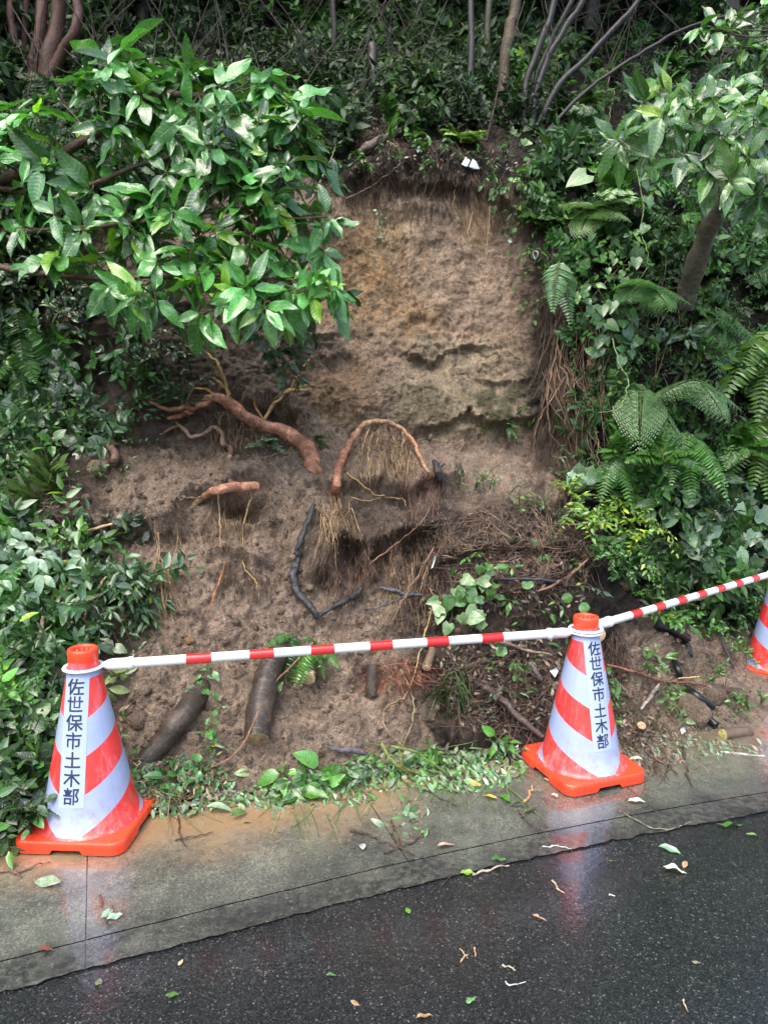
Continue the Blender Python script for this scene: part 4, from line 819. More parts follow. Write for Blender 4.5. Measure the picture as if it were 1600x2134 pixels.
NF = [(960, 300, 'yellowish green fern on the rim of the scar left of the white paper', .30, L3(.14, .27, .04), 'strip', 9, None),
 (1018, 185, 'bright arching fern beside the slender brown tree', .34, GB * 1.2, 'strip', 4, [(.1, -.6, .4), (-.5, -.5, .4), (.3, -.6, .1)]),
 (1165, 545, 'dark green fern with long hanging fronds at the right edge of the scar', .36, GA * 1.2, 'lance', 4, [(-.25, -.5, -.4), (.05, -.6, -.6), (.2, -.5, -.5), (-.1, -.5, -.2)]),
 (1235, 430, 'pale lacy fern hanging below the round leaves at the right', .36, L3(.10, .22, .05), 'lace', 6, [(-.5, -.5, .1), (.3, -.6, .2), (0, -.6, 0), (-.3, -.5, -.3)]),
 (1345, 590, 'lacy fern below the heart leaved vine', .34, GB, 'lace', 5, [(-.3, -.6, 0), (.3, -.5, -.2), (0, -.6, -.5)]),
 (1335, 800, 'pale lacy fern spreading its fronds down the right bank', .4, L3(.09, .20, .05), 'lace', 3, [(-.2, -.5, -.8), (.1, -.5, -.8), (.4, -.5, -.5), (.2, -.6, -.3)]),
 (1450, 790, 'lacy fern in the middle of the right bank above the fallen branches', .34, L3(.08, .19, .05), 'lace', 3, [(-.5, -.5, -.2), (.2, -.5, -.5), (.5, -.4, -.2)]),
 (1490, 640, 'drooping lacy fern right of the leaning trunks', .38, GB * .8, 'lace', 4, [(-.1, -.5, -.7), (.3, -.5, -.5)]),
 (1610, 690, 'large feathery bracken at the right edge of the picture', .62, L3(.11, .24, .04), 'strip', 6, [(-.15, -.5, -.9), (-.35, -.5, -.6), (.2, -.4, -.8), (-.6, -.4, -.1)]),
 (1600, 860, 'second feathery bracken hanging below the large one at the right edge', .5, L3(.10, .22, .04), 'strip', 5, [(-.2, -.5, -.9), (-.5, -.4, -.5), (.1, -.4, -.8)]),
 (1430, 900, 'broad fern low on the right bank beside the lacy ferns', .4, GB, 'strip', 5, [(-.4, -.5, -.3), (.3, -.5, -.5), (0, -.5, -.7)]),
 (1540, 930, 'fern with toothed fronds above the large pale leaves', .36, GB * .9, 'tooth', 6, None), (1280, 950, 'small fern at the foot of the hanging roots', .28, GB * .9, 'tooth', 6, None),
 (1380, 960, 'fern with dull fronds hanging left of the large pale leaves', .34, GB * .8, 'strip', 6, None),
 (25, 600, 'long hanging fern at the left edge under the large shrub', .55, GB * .7, 'strip', 5, [(.05, -.4, -.9), (-.2, -.4, -.7), (.3, -.4, -.5)]),
 (35, 740, 'feathery fern below the hanging fern at the left edge', .36, GB * .9, 'strip', 6, [(.2, -.5, -.6), (-.3, -.5, -.5), (.5, -.5, -.2)]),
 (95, 860, 'dark fern frond hanging over the left bank', .42, GA * .9, 'strip', 2, [(.12, -.4, -.9), (.35, -.4, -.7)]),
 (565, 925, 'small pale fern in the mud below the fallen orange trunk', .2, L3(.13, .22, .12), 'strip', 4, [(-.5, -.4, .3), (.3, -.4, .5), (.6, -.4, .1), (-.2, -.5, .5)]),
 (655, 915, 'dull flattened fern frond where the orange trunk enters the mud', .2, L3(.06, .10, .03), 'strip', 3, [(.6, -.4, .3), (.3, -.5, .5), (.7, -.4, 0)]),
 (655, 1340, 'small fern hanging between the log ends under the striped bar', .17, GB, 'strip', 7, [(.4, -.5, -.5), (-.4, -.5, -.4), (0, -.5, -.8), (.6, -.4, -.1), (-.2, -.5, .5)]),
 (610, 1320, 'fern draped over the longest log just under the striped bar', .17, GA, 'strip', 5, [(-.4, -.5, -.7), (-.1, -.5, -.9), (-.5, -.4, .1)]),
 (1060, 890, 'tiny green fern at the mossy foot of the rock', .12, GB * .8, 'tooth', 5, None)]
for x, y, lab, L, col, kd, nf, dirs in NF:
    p = S(x, y, .05 + COV(x, y)); n = SN(x, y) + np.array([0, -.2, .3])
    plant('fern', lab, 'fern', (lambda bl, bs: lace(bl, bs, p, n, nf, L, col, .3, dirs)) if kd == 'lace' else (lambda bl, bs: fern(bl, bs, p, n, nf, L, col, kd, 1., 24 if L > .3 else 16, .45, .3, dirs)), p, None, 'fern')
# ------------------------------------------------------------------ named leafy plants
def clump(pts, mk, off=(.05, .12)):
    def f(bl, bs):
        for x, y in pts: mk(bl, bs, S(x, y, rng.uniform(*off)), unit(SN(x, y) + [0, -.4, .4]))
    return f
def heartleaf(L, col, nl=4, sp=.12):
    def mk(bl, bs, p, n):
        m = nl; pos = p + rng.normal(0, sp, (m, 3)) * [1, .4, 1]; d = unit(rng.normal(0, .6, (m, 3)) + [0, -.3, -.8]); LL = L * rng.uniform(.7, 1.2, m)
        leaves(bl, pos, d, [0, -1, .5], LL, LL * .9, jit(col, m, .2), 'heart', 7, 5)
        for q in pos: twig(bs, p - n * .05, q, .0025, .0015, (.08, .12, .03))
    return mk
def trio(L, col):
    def mk(bl, bs, p, n):
        d0 = unit([rng.normal(0, .5), -.3, -.7]); s = unit(np.cross(d0, [0, -1, .3]))
        for a in (-1.05, 0, 1.05):
            d = unit(d0 * math.cos(a) + s * math.sin(a)); leaves(bl, [p], [d], [0, -1, .8], L * (1 if a == 0 else .8), L * .42, jit(col, 1, .15), 'lance', 8, 5)
        twig(bs, p - n * .1, p, .003, .002, (.1, .14, .05))
    return mk
def P2(name, label, cat, pts, mk, off=(.05, .12), group=None, lm='leaf'):
    plant(name, label, cat, clump(pts, mk, off), S(pts[0][0], pts[0][1]), group, lm)
P2('leafy_plant', 'plant with three large round light green leaves right of the dark tree', 'plant', [(1205, 350), (1185, 340), (1220, 368)], heartleaf(.17, L3(.13, .30, .06), 1, .02), (.25, .3))
P2('leafy_plant', 'wet toothed bright green plant on the rim of the scar left of the round leaves', 'plant', [(1120, 350), (1140, 365), (1130, 400), (1110, 330), (1095, 375), (1150, 340)], lambda bl, bs, p, n: whorl(bl, bs, p, n, 7, .12, .42, GB, 0, .9), (.1, .2))
P2('vine', 'heart leaved vine hanging in a line below the leaning shrub', 'vine', [(1340, 380), (1350, 400), (1345, 470), (1355, 480), (1335, 510), (1350, 515), (1345, 550), (1325, 545), (1300, 575), (1300, 600), (1355, 360)], heartleaf(.085, L3(.08, .19, .06), 1, .02), (.35, .42))
P2('vine', 'small round leaved creeper spreading right of the scar edge', 'vine', [(1240, 490), (1255, 505), (1270, 490), (1280, 530), (1265, 520), (1290, 550), (1280, 570), (1300, 480), (1310, 500), (1285, 470), (1250, 530)] * 2, heartleaf(.05, GB * 1.1, 3, .04), (.1, .22))
P2('leafy_plant', 'dark glossy whorled plant on the right bank under the ferns', 'plant', [(1440, 690), (1465, 715), (1425, 700)], lambda bl, bs, p, n: whorl(bl, bs, p, n + [0, 0, .3], 6, .11, .36, GC * 1.4, 0, .8), (.2, .3))
P2('leafy_plant', 'glossy pointed leaved creeper above the hanging roots', 'plant', [(1245, 640), (1265, 655), (1290, 650), (1310, 665), (1270, 690), (1330, 690), (1230, 680), (1300, 720), (1350, 700), (1290, 620)], heartleaf(.085, GA, 4, .07), (.1, .25))
P2('leafy_plant', 'light green three leaved sprig at the right edge of the scar', 'plant', [(1235, 590), (1205, 600)], lambda bl, bs, p, n: whorl(bl, bs, p, n, 3, .09, .45, L3(.12, .28, .05), 0, .5), (.2, .25))
P2('leafy_plant', 'large flopped pale leaves below the hanging roots right of the mud', 'plant', [(1225, 960), (1210, 985), (1240, 1000)], heartleaf(.16, L3(.14, .25, .15), 1, .02), (.15, .2))
P2('leafy_shrub', 'yellow green small leaved shrub between the mud and the right bank', 'shrub', [(1190, 1030), (1200, 1060), (1220, 1080), (1250, 1050), (1260, 1090), (1290, 1070), (1310, 1100), (1230, 1110), (1340, 1090), (1280, 1120), (1320, 1130), (1190, 1080), (1300, 1040)], lambda bl, bs, p, n: bush(bl, bs, p, n, 5, .2, .9, nl=13, ll=.042, wr=.42, col=L3(.14, .29, .03), yl=.2, droop=.35), (.05, .14))
P2('leafy_shrub', 'fine leaved fresh green plant below the yellow green shrub', 'shrub', [(1250, 1160), (1280, 1180), (1310, 1190), (1290, 1150), (1330, 1160), (1350, 1200), (1270, 1140), (1380, 1220), (1400, 1260), (1360, 1250)], lambda bl, bs, p, n: bush(bl, bs, p, n, 4, .2, .9, nl=16, ll=.03, wr=.4, col=GB, droop=.3), (.03, .1))
P2('leafy_plant', 'broad dark green leaved plant on the right bank under the ferns', 'plant', [(1370, 1010), (1400, 1000), (1430, 1020), (1380, 1050), (1460, 1000), (1490, 990), (1520, 1010), (1420, 1060), (1560, 990), (1350, 1040)], lambda bl, bs, p, n: whorl(bl, bs, p, n, 5, .15, .5, GB * .85, 0, .7), (.08, .18))
P2('leafy_plant', 'large pale backed heart leaves lying on the fallen branches at the right', 'plant', [(1500, 1045), (1540, 1060), (1580, 1090), (1460, 1110), (1500, 1120), (1530, 1130), (1560, 1150), (1480, 1150), (1590, 1130), (1440, 1090), (1600, 1060), (1570, 1180), (1410, 1130)], heartleaf(.12, L3(.13, .24, .12), 3, .08), (.12, .24))
P2('leafy_plant', 'small creeper leaves along the foot of the right bank behind the striped bar', 'plant', [(1420, 1290), (1450, 1300), (1480, 1280), (1500, 1310), (1530, 1290), (1460, 1250), (1550, 1250), (1510, 1240), (1480, 1330), (1570, 1290), (1400, 1310), (1590, 1200), (1540, 1200)], lambda bl, bs, p, n: bush(bl, bs, p, n, 5, .16, 1., nl=9, ll=.04, wr=.5, col=GB, droop=.4), (.02, .1))
P2('leafy_plant', 'pale three lobed leaves at the left edge above the fallen branch', 'plant', [(30, 1085), (45, 1110), (10, 1130), (60, 1140), (100, 1130), (25, 1100), (120, 1160), (80, 1165), (20, 1180), (160, 1180), (60, 1230), (90, 1200), (30, 1250), (5, 1210), (170, 1160), (50, 1270)], trio(.10, L3(.20, .34, .21)), (.15, .3))
P2('fallen_branch', 'fallen branch with dark narrow leaves on the mud left of the scar', 'branch', [(170, 1180), (200, 1190), (220, 1210), (250, 1200), (230, 1240), (260, 1230), (270, 1260), (200, 1240), (180, 1270), (210, 1290), (250, 1290), (150, 1230), (280, 1210), (290, 1240)], lambda bl, bs, p, n: bush(bl, bs, p, unit([.7, -.3, -.4]), 3, .18, .7, nl=9, ll=.07, wr=.3, col=GC * 1.6, kind='lance', n=5, cross=3, droop=.5, yl=.03), (.03, .12))
P2('leafy_plant', 'glossy light leaved plant on the left bank at the height of the fallen trunk', 'plant', [(20, 900), (45, 910), (70, 905), (30, 930), (60, 940), (90, 930), (110, 920), (15, 960), (45, 965), (95, 950)], lambda bl, bs, p, n: whorl(bl, bs, p, n, 5, .075, .6, GB * 1.1, 0, .5, 'ovate'), (.05, .2))
P2('leafy_plant', 'very large round dark leaves on the left bank', 'plant', [(50, 690), (25, 850), (80, 860), (115, 800)], heartleaf(.17, GC * 1.1, 1, .02), (.15, .22))
P2('leafy_plant', 'dark scalloped leaves in the shade left of the fallen trunk', 'plant', [(115, 780), (135, 840), (105, 760), (150, 770), (165, 830), (135, 800), (200, 880), (215, 900), (250, 860), (205, 860)], heartleaf(.085, GC * 1.5, 2, .04), (.06, .15))
P2('leafy_plant', 'dark small leaved shrub in the hollow behind the fallen orange trunk', 'shrub', [(290, 780), (330, 750), (350, 790), (380, 760), (300, 820), (340, 840), (370, 820), (400, 790), (320, 720), (280, 850), (330, 870), (360, 700), (410, 740), (390, 850), (300, 750)], lambda bl, bs, p, n: bush(bl, bs, p, n, 4, .2, 1., nl=9, ll=.055, wr=.45, col=GC * 1.2, droop=.3), (.05, .15))
P2('leafy_plant', 'light green plant at the left edge beside the nearest cone', 'plant', [(15, 1400), (40, 1430), (20, 1480), (50, 1500), (10, 1560), (40, 1600), (70, 1640), (20, 1660), (60, 1560), (90, 1690), (30, 1720), (60, 1380), (90, 1420), (20, 1520), (95, 1600)], lambda bl, bs, p, n: bush(bl, bs, p, n, 3, .18, 1., nl=7, ll=.065, wr=.5, col=GA * 1.1, droop=.35, cross=5, n=5), (.03, .1))
P2('leafy_shrub', 'columnar small leaved shrub on the rim between the big shrub and the scar', 'shrub', [(690, 230), (680, 260), (700, 285), (715, 265), (690, 310), (675, 330), (710, 240), (660, 290), (720, 300), (700, 200), (740, 180), (720, 160)], lambda bl, bs, p, n: bush(bl, bs, p, n + [0, 0, .6], 6, .2, .8, nl=13, ll=.04, wr=.4, col=GB * .7, droop=.2), (.05, .2))
P2('leafy_plant', 'sparse light green seedlings on the dark slope above the scar', 'plant', [(770, 170), (775, 200), (790, 195), (730, 90), (760, 120), (720, 70), (840, 215), (860, 300), (850, 270), (870, 285)], lambda bl, bs, p, n: bush(bl, bs, p, n, 3, .13, 1., nl=5, ll=.06, wr=.5, col=GB, droop=.3, yl=.1, n=4), (.03, .1))
P2('vine', 'small heart leaved vine below the slender tree at the rim', 'vine', [(1085, 270), (1100, 290), (1075, 275), (1095, 305), (1065, 270), (1050, 380), (1027, 425), (1033, 395)], heartleaf(.075, L3(.09, .22, .05), 1, .02), (.05, .12))
P2('leafy_plant', 'ragged leafy growth hanging over the dark lip at the top of the scar', 'plant', [(745, 330), (775, 345), (800, 300), (835, 330), (880, 320), (905, 345), (925, 310), (1000, 330), (1030, 365), (1050, 330), (1060, 400), (1075, 440), (1095, 470), (1110, 520), (1085, 380), (715, 360), (1120, 560), (1130, 620)], lambda bl, bs, p, n: bush(bl, bs, p, unit(n + [0, -.3, -.3]), 3, .17, 1., nl=8, ll=.045, wr=.45, col=(GC * 1.6, GA * .8, GB * .6)[rng.integers(3)], droop=.6), (.02, .08), lm='leaf_shade')
P2('leafy_plant', 'torn leafy branches tangled in the dark mound behind the middle cone', 'plant', [(1080, 1290), (1110, 1270), (1140, 1240), (1160, 1280), (1060, 1380), (1090, 1420), (1120, 1450), (1030, 1400), (1010, 1460), (1040, 1500), (1290, 1500), (1300, 1440), (1330, 1400), (1000, 1150), (1140, 1130), (1190, 1220), (1080, 1120)], lambda bl, bs, p, n: sprig(bl, bs, p, unit(n * .4 + rdir()[0]), .2, 8, .05, .4, col=(GA, GB * .9, GE * .5)[rng.integers(3)], kind='lance', n=5, droop=.3), (.03, .08))
P2('creeper', 'little vine with pale leaves clinging to the bare scar face', 'vine', [(790, 440), (795, 455), (785, 470), (797, 480), (800, 495), (782, 490), (790, 465), (765, 520)], lambda bl, bs, p, n: whorl(bl, bs, p, n, 4, .03, .55, L3(.12, .2, .12), 0, .6), (.01, .03))
P2('leafy_plant', 'patch of heart leaves and seedlings on the dark soil above the striped bar', 'plant', [(960, 1210), (985, 1200), (1000, 1215), (970, 1235), (990, 1230), (1010, 1200), (940, 1260), (965, 1255), (930, 1270), (1020, 1225), (1000, 1180)], heartleaf(.065, GB * .9, 3, .04), (.03, .09))
P2('leafy_plant', 'pale backed leaves resting on the striped bar side of the dark soil', 'plant', [(925, 1290), (985, 1275), (1015, 1290), (960, 1290), (1000, 1275)], heartleaf(.09, L3(.18, .30, .13), 1, .02), (.06, .1))
for (x, y), lab in zip([(1095, 1205), (1177, 1235), (1213, 1255), (1040, 1345)], ['round green leaf on the dark soil highest of three', 'small round green leaf in the middle of the dark soil', 'round green leaf nearest above the middle cone', 'small round leaf just under the long striped bar']):
    P2('round_leaf', lab, 'leaf', [(x, y)], lambda bl, bs, p, n: leaves(bl, [p], [[.2, -.3, -.6]], [0, -1, .6], .06, .06, [GB * 1.2], 'round', 7, 5), (.02, .03))
for (x, y), lab in zip([(1130, 1150), (1065, 1180), (1180, 1170), (1200, 1175), (1050, 1330), (1060, 1250), (1180, 1350)], ['upright green torn leaf standing in the dark soil', 'narrow green leaf stuck in the dark soil left of the upright one', 'pale drooping leaf cluster on the dark soil', 'second pale leaf cluster near the yellow green shrub', 'small green seedling under the striped bar', 'tiny seedling in the middle of the dark soil', 'shiny leaves just left of the middle cone top']):
    P2('seedling', lab, 'plant', [(x, y)], lambda bl, bs, p, n: whorl(bl, bs, p, n + [0, -.4, 0], 5, .075, .4, GB * 1.1, 0, 1.), (.03, .05))
P2('leafy_plant', 'wet broad leaved sprig heaped at the gutter edge below the logs', 'plant', [(560, 1640), (600, 1630), (640, 1620), (670, 1600), (700, 1610), (720, 1600), (735, 1590), (620, 1650), (680, 1640), (705, 1625), (590, 1610)], lambda bl, bs, p, n: (whorl(bl, bs, p, unit(n + rng.normal(0, .7, 3)), 4, .105, .55, GB, 0, .9, 'ovate'), sprig(bl, bs, p, rdir()[0] * [1, .4, .2], .16, 6, .04, .35, col=GE * .6, kind='lance')), (.02, .08))
P2('leafy_plant', 'heap of mixed torn leaves by the gutter right of the broad leaved sprig', 'plant', [(800, 1600), (830, 1590), (880, 1570), (900, 1560), (930, 1570), (950, 1590), (970, 1600), (1000, 1600), (1020, 1570), (1040, 1560), (870, 1600), (910, 1610), (940, 1620), (990, 1620), (1030, 1600), (1010, 1540), (1060, 1540), (1055, 1580), (1075, 1560)], lambda bl, bs, p, n: (whorl(bl, bs, p + rng.normal(0, .03, 3) * [1, .3, .3], unit(n + rng.normal(0, .8, 3)), 3, .075, .5, GB, 0, .9, 'ovate'), sprig(bl, bs, p, rdir()[0] * [1, .4, .3], .15, 8, .05, .3, col=GE * .7, kind='lance')), (.02, .06))
P2('leafy_plant', 'leafy litter and torn sprigs right of the nearest cone below the first log', 'plant', [(330, 1620), (360, 1600), (390, 1590), (420, 1610), (350, 1640), (400, 1640), (370, 1580), (430, 1590), (340, 1660), (415, 1560)], lambda bl, bs, p, n: (whorl(bl, bs, p + rng.normal(0, .03, 3) * [1, .3, .3], unit(n + rng.normal(0, .8, 3)), 3, .065, .48, GA * 1.3, 0, .9, 'ovate'), sprig(bl, bs, p, rdir()[0] * [1, .4, .3], .12, 7, .045, .3, col=GE * .5, kind='lance')), (.02, .06))
P2('sprig', 'pale green narrow leaved sprig beside the top of the nearest cone', 'plant', [(235, 1405), (225, 1440), (250, 1410)], lambda bl, bs, p, n: whorl(bl, bs, p, [.4, -.3, -.2], 6, .085, .36, L3(.26, .36, .13), 0, .6), (.03, .05))
P2('sprig', 'small leafy vine beside the first dark log', 'plant', [(425, 1400), (440, 1390), (455, 1470), (440, 1510), (430, 1520), (420, 1430)], lambda bl, bs, p, n: whorl(bl, bs, p, n, 3, .06, .5, GA * 1.4, 0, .6), (.03, .06))
P2('sprig', 'two leaves lying on the longest log', 'plant', [(560, 1455), (570, 1450)], lambda bl, bs, p, n: whorl(bl, bs, p, n, 2, .055, .5, GB, 0, .4, 'ovate'), (.10, .12))
P2('sprig', 'pale green oval leaved sprig hanging over the boulder right of the middle cone', 'plant', [(1395, 1440), (1410, 1450), (1400, 1470), (1415, 1480), (1390, 1460), (1420, 1440), (1400, 1430), (1420, 1500)], lambda bl, bs, p, n: whorl(bl, bs, p, [.1, -.5, -.3], 4, .05, .5, L3(.14, .25, .09), 0, .7, 'ovate'), (.05, .08))
P2('sprig', 'green leafy sprig on the mud right of the middle cone', 'plant', [(1270, 1430), (1265, 1415), (1280, 1455), (1380, 1370), (1365, 1355), (1350, 1380)], lambda bl, bs, p, n: whorl(bl, bs, p, n, 4, .07, .4, GB, 0, .9), (.03, .08))
P2('weeds', 'low weeds between the far cone and the logs at the right', 'plant', [(1540, 1340), (1520, 1360), (1560, 1360), (1500, 1400), (1480, 1420), (1540, 1460), (1560, 1480), (1510, 1340), (1585, 1470), (1530, 1480)], lambda bl, bs, p, n: bush(bl, bs, p, n, 3, .11, 1., nl=8, ll=.03, wr=.45, col=GB * 1.1, droop=.2), (.0, .04))
P2('weeds', 'green weeds along the rim of the mud left of the yellow green shrub', 'plant', [(960, 1010), (990, 1015), (1020, 1020), (1060, 1030), (1090, 1035), (1110, 1050), (1010, 1000), (1130, 1060), (1150, 1070), (1180, 1000), (1165, 960), (1080, 1060)], lambda bl, bs, p, n: bush(bl, bs, p, n, 3, .12, 1., nl=9, ll=.03, wr=.36, col=L3(.10, .2, .06), droop=.2), (.0, .05))
P2('weeds', 'green sprigs in the mud among stones left of the root arch', 'plant', [(215, 985), (225, 1000), (250, 990), (165, 1010), (200, 995), (140, 1030)], lambda bl, bs, p, n: bush(bl, bs, p, n, 2, .11, 1., nl=6, ll=.045, wr=.3, col=GA, droop=.2, kind='lance'), (.0, .04))
def gtuft(pts, L, col=L3(.05, .13, .03), m=36): return lambda bl, bs: [grass(bl, S(x, y, .02), SN(x, y) + np.array([.1, -.5, -.9 if L > .25 else .3]), m, L, col) for x, y in pts]
plant('grass_tuft', 'long thin grass hanging in the dark soil left of the middle cone', 'grass', gtuft([(930, 1430), (945, 1445), (955, 1400)], .26, L3(.07, .12, .05), 16), S(940, 1445))
plant('grass_tuft', 'short mossy grass at the foot of the rock face', 'grass', gtuft([(1050, 880), (1030, 870), (1080, 860), (1010, 900), (1100, 890), (1150, 880), (1165, 900)], .07, L3(.08, .14, .03), 26), S(1050, 880))
plant('grass_tuft', 'thin grass blades on the left bank above the pale lobed leaves', 'grass', gtuft([(100, 970), (110, 1000), (90, 1010), (120, 1020), (80, 1050)], .2, L3(.10, .16, .05)), S(100, 990))

# ------------------------------------------------------------------ fallen wood, roots, logs
def SP(pts): 
    a = np.array([(p[0], p[1], p[2] if len(p) > 2 else .02) for p in pts], float); return S(a[:, 0], a[:, 1], a[:, 2])
def rpx(r, p): return np.asarray(r, float) * np.mean((p - CAM) @ FW) / F
T_ORG, T_TAN, T_YEL, T_BLK, T_BRN, T_PALE = L3(.34, .16, .095), L3(.33, .23, .12), L3(.40, .26, .09), L3(.022, .022, .024), L3(.12, .07, .045), L3(.50, .40, .26)
def wood(name, label, cat, main, r, col, subs=(), m='bark', part='branch', group=None, rough=.16, endcol=None):
    p = SP(main); e = empty(name, tuple(p[0]), label, cat, group)
    bs = Buf(); tube(bs, p, rpx(r, p) * .88, col, 14, 12, True, rough, endcol); bs.build('stem', M[m], e, loc=p[0])
    for s in subs:
        q = SP(s[0]); bs = Buf(); tube(bs, q, rpx(s[1], q) * .8, s[2] if len(s) > 2 else col, 8, 9, True, .3, T_PALE if len(s) < 4 else None); bs.build(s[3] if len(s) > 3 else part, M[m], e, loc=p[0])
    return e
M['orgbark'] = bark_mat('orange_bark', .5, 38, .2, .6, .008, .1)
wood('fallen_tree', 'orange red barked fallen trunk lying across the mud below the large shrub', 'fallen trunk',
     [(428, 832, .13), (448, 828, .15), (475, 838, .15), (515, 868, .14), (560, 893, .12), (612, 916, .1), (640, 935, .07), (654, 985, -.06)], [9, 12, 14, 15, 16, 17, 18, 17], T_ORG,
     [([(440, 832, .13), (410, 843, .14), (365, 851, .15), (312, 838, .16)], [9, 8, 7, 4]), ([(430, 836, .12), (400, 856, .11), (350, 872, .1)], [9, 8, 5]),
      ([(478, 836, .15), (474, 815, .15), (455, 796, .14), (438, 786, .12)], [5, 5, 4, 3], T_YEL, 'root'), ([(476, 820, .15), (462, 775, .16), (432, 738, .16), (375, 716, .15)], [4, 4, 3, 1.5], T_YEL, 'root'),
      ([(452, 828, .14), (425, 809, .15), (396, 818, .15), (387, 842, .14)], [3, 3, 2, 1.5], T_YEL, 'root'), ([(548, 880, .12), (572, 840, .13), (600, 812, .13), (622, 780, .13), (645, 748, .12)], [4.5, 4, 3.5, 2.5, 1.5], T_YEL, 'root'),
      ([(592, 820, .13), (620, 808, .14), (645, 804, .14), (672, 806, .14)], [3, 2.5, 2, 1.2], T_YEL, 'root'), ([(600, 814, .13), (640, 811, .13), (662, 812, .12)], [2.5, 2, 1], T_YEL, 'root'),
      ([(560, 893, .13), (535, 850, .12), (528, 828, .12)], [3, 2.5, 1.5], T_YEL, 'root')], 'orgbark')
wood('root_arch', 'bent orange root standing up as an arch in front of the rock', 'root', [(699, 1032, -.02), (703, 1000, .05), (716, 950, .12), (738, 912, .16), (765, 888, .17), (803, 880, .17), (842, 898, .16), (866, 930, .12), (878, 962, .08), (893, 985, .02)], [9.5, 9.5, 9, 8.5, 7.5, 6.5, 6, 4.5, 4, 2.5], [T_ORG * .8, T_ORG * 1.1, T_TAN, T_ORG * 1.3, T_TAN],
     [([(790, 884, .16), (775, 905, .14), (768, 940, .1), (772, 975, .06)], [3.5, 3, 2, 1], T_TAN, 'rootlet'), ([(808, 884, .16), (812, 915, .13), (810, 950, .1)], [3.5, 3, 2], T_BRN, 'rootlet'),
      ([(840, 898, .15), (838, 930, .11), (830, 970, .07)], [3, 2, 1], T_TAN, 'rootlet'), ([(770, 890, .16), (756, 930, .11), (752, 980, .07), (760, 1020, .05)], [2.5, 2, 1.5, 1], T_TAN, 'rootlet')], 'orgbark')
wood('thick_root', 'thick pinkish orange root hanging over the hollow in the mud', 'root', [(395, 1062, -.03), (425, 1042, .04), (460, 1022, .08), (500, 1012, .10), (537, 1014, .08)], [5, 8, 11, 12, 10], [T_TAN * .8, T_ORG * 1.1, T_ORG * 1.35],
     [([(528, 1022, .06), (520, 1050, .05), (508, 1092, .03)], [3.5, 3, 1.5], T_TAN * 1.2, 'rootlet'), ([(455, 1032, .07), (458, 1080, .04), (460, 1140, .03)], [2.2, 1.8, 1], T_TAN, 'rootlet'), ([(440, 1030, .07), (410, 1036, .04), (375, 1042, .02)], [2.5, 2, 1], T_TAN, 'rootlet')], 'orgbark', endcol=T_PALE)
wood('twisted_root', 'knobbly twisted grey brown root below the fallen trunk', 'root', [(368, 882, .03), (385, 895, .05), (402, 912, .05), (425, 905, .06), (445, 892, .07), (462, 905, .07), (465, 925, .06), (480, 935, .05), (478, 952, .03)], [3, 5, 5, 5, 6, 5, 6, 6, 4], L3(.28, .18, .12), [([(332, 906, .04), (355, 896, .05), (370, 888, .05)], [2, 4, 3]), ([(405, 912, .05), (430, 908, .04)], [4, 3])])
wood('burnt_branch', 'blackened bent branch lying down the middle of the mud', 'branch', [(655, 1050, .04), (645, 1085, .04), (628, 1130, .05), (614, 1170, .05), (613, 1210, .05), (630, 1240, .05), (652, 1272, .05), (662, 1288, .03)], [5, 7, 7, 8, 9, 8, 7, 5], L3(.024, .024, .026), m='wetbark', rough=.35)
wood('burnt_branch', 'short blackened stick joining the foot of the bent branch', 'branch', [(655, 1288, .03), (690, 1268, .05), (722, 1252, .06), (752, 1228, .04)], [3, 6, 8, 6], L3(.022, .022, .024), m='wetbark', rough=.35)
wood('burnt_branch', 'dark forked stick to the right of the bent branch above the bar', 'branch', [(790, 1224, .03), (825, 1232, .04), (850, 1240, .04), (880, 1240, .03)], [4, 6, 7, 4], L3(.05, .05, .055), [([(752, 1270, .02), (800, 1262, .03), (850, 1240, .04)], [1.5, 2.5, 3])], m='wetbark')
wood('stump', 'short dark stump poking out of the mound right of the root arch', 'stump', [(918, 1010, -.03), (915, 985, .03), (905, 962, .06)], [9, 8, 7], T_BLK * 1.5, [([(915, 982, .04), (926, 966, .06)], [4, 3])], m='wetbark', endcol=T_PALE)
def log_mat():
    m, t, b, o = mat('log_bark'); a = attr(t).outputs['Color']; uv = attr(t, 'uvp').outputs['Vector']; g = N(t, 'ShaderNodeNewGeometry').outputs['Position']
    s = N(t, 'ShaderNodeMapping'); s.inputs['Scale'].default_value = (170, 7, 1); t.links.new(uv, s.inputs[0]); n3 = noise(t, s.outputs[0], 1, 4, .7); n = noise(t, g, 60, 5, .7); n1 = noise(t, g, 8, 3)
    c = mix(t, 1, a, ramp(t, n, [(.3, .5), (.7, 1.6)]), 'MULTIPLY'); c = mix(t, ramp(t, n3, [(.56, 0.), (.66, .8)]), c, (.20, .155, .10)); c = mix(t, ramp(t, n1, [(.5, 0.), (.7, .6)]), c, (.17, .12, .08))
    t.links.new(c, b.inputs['Base Color']); t.links.new(ramp(t, n, [(.3, .3), (.7, .65)]), b.inputs['Roughness']); b.inputs['Coat Weight'].default_value = .3; b.inputs['Coat Roughness'].default_value = .25
    bump(t, b, math_(t, 'ADD', n3, n), 1., .006); return m
M['logbark'] = log_mat()
LS = [([(292, 1600, -.02), (338, 1545, .025), (383, 1485, .02), (428, 1425, -.06), (455, 1385, -.2)], [18, 21, 23, 22, 20], 'dark wet log leaning on the mud nearest the left cone'),
      ([(536, 1540, .03), (541, 1490, .07), (556, 1430, .08), (582, 1370, .04), (615, 1318, -.04), (640, 1270, -.18)], [25, 27, 26, 24, 19, 17], 'longest dark wet log running down from under the striped bar')]
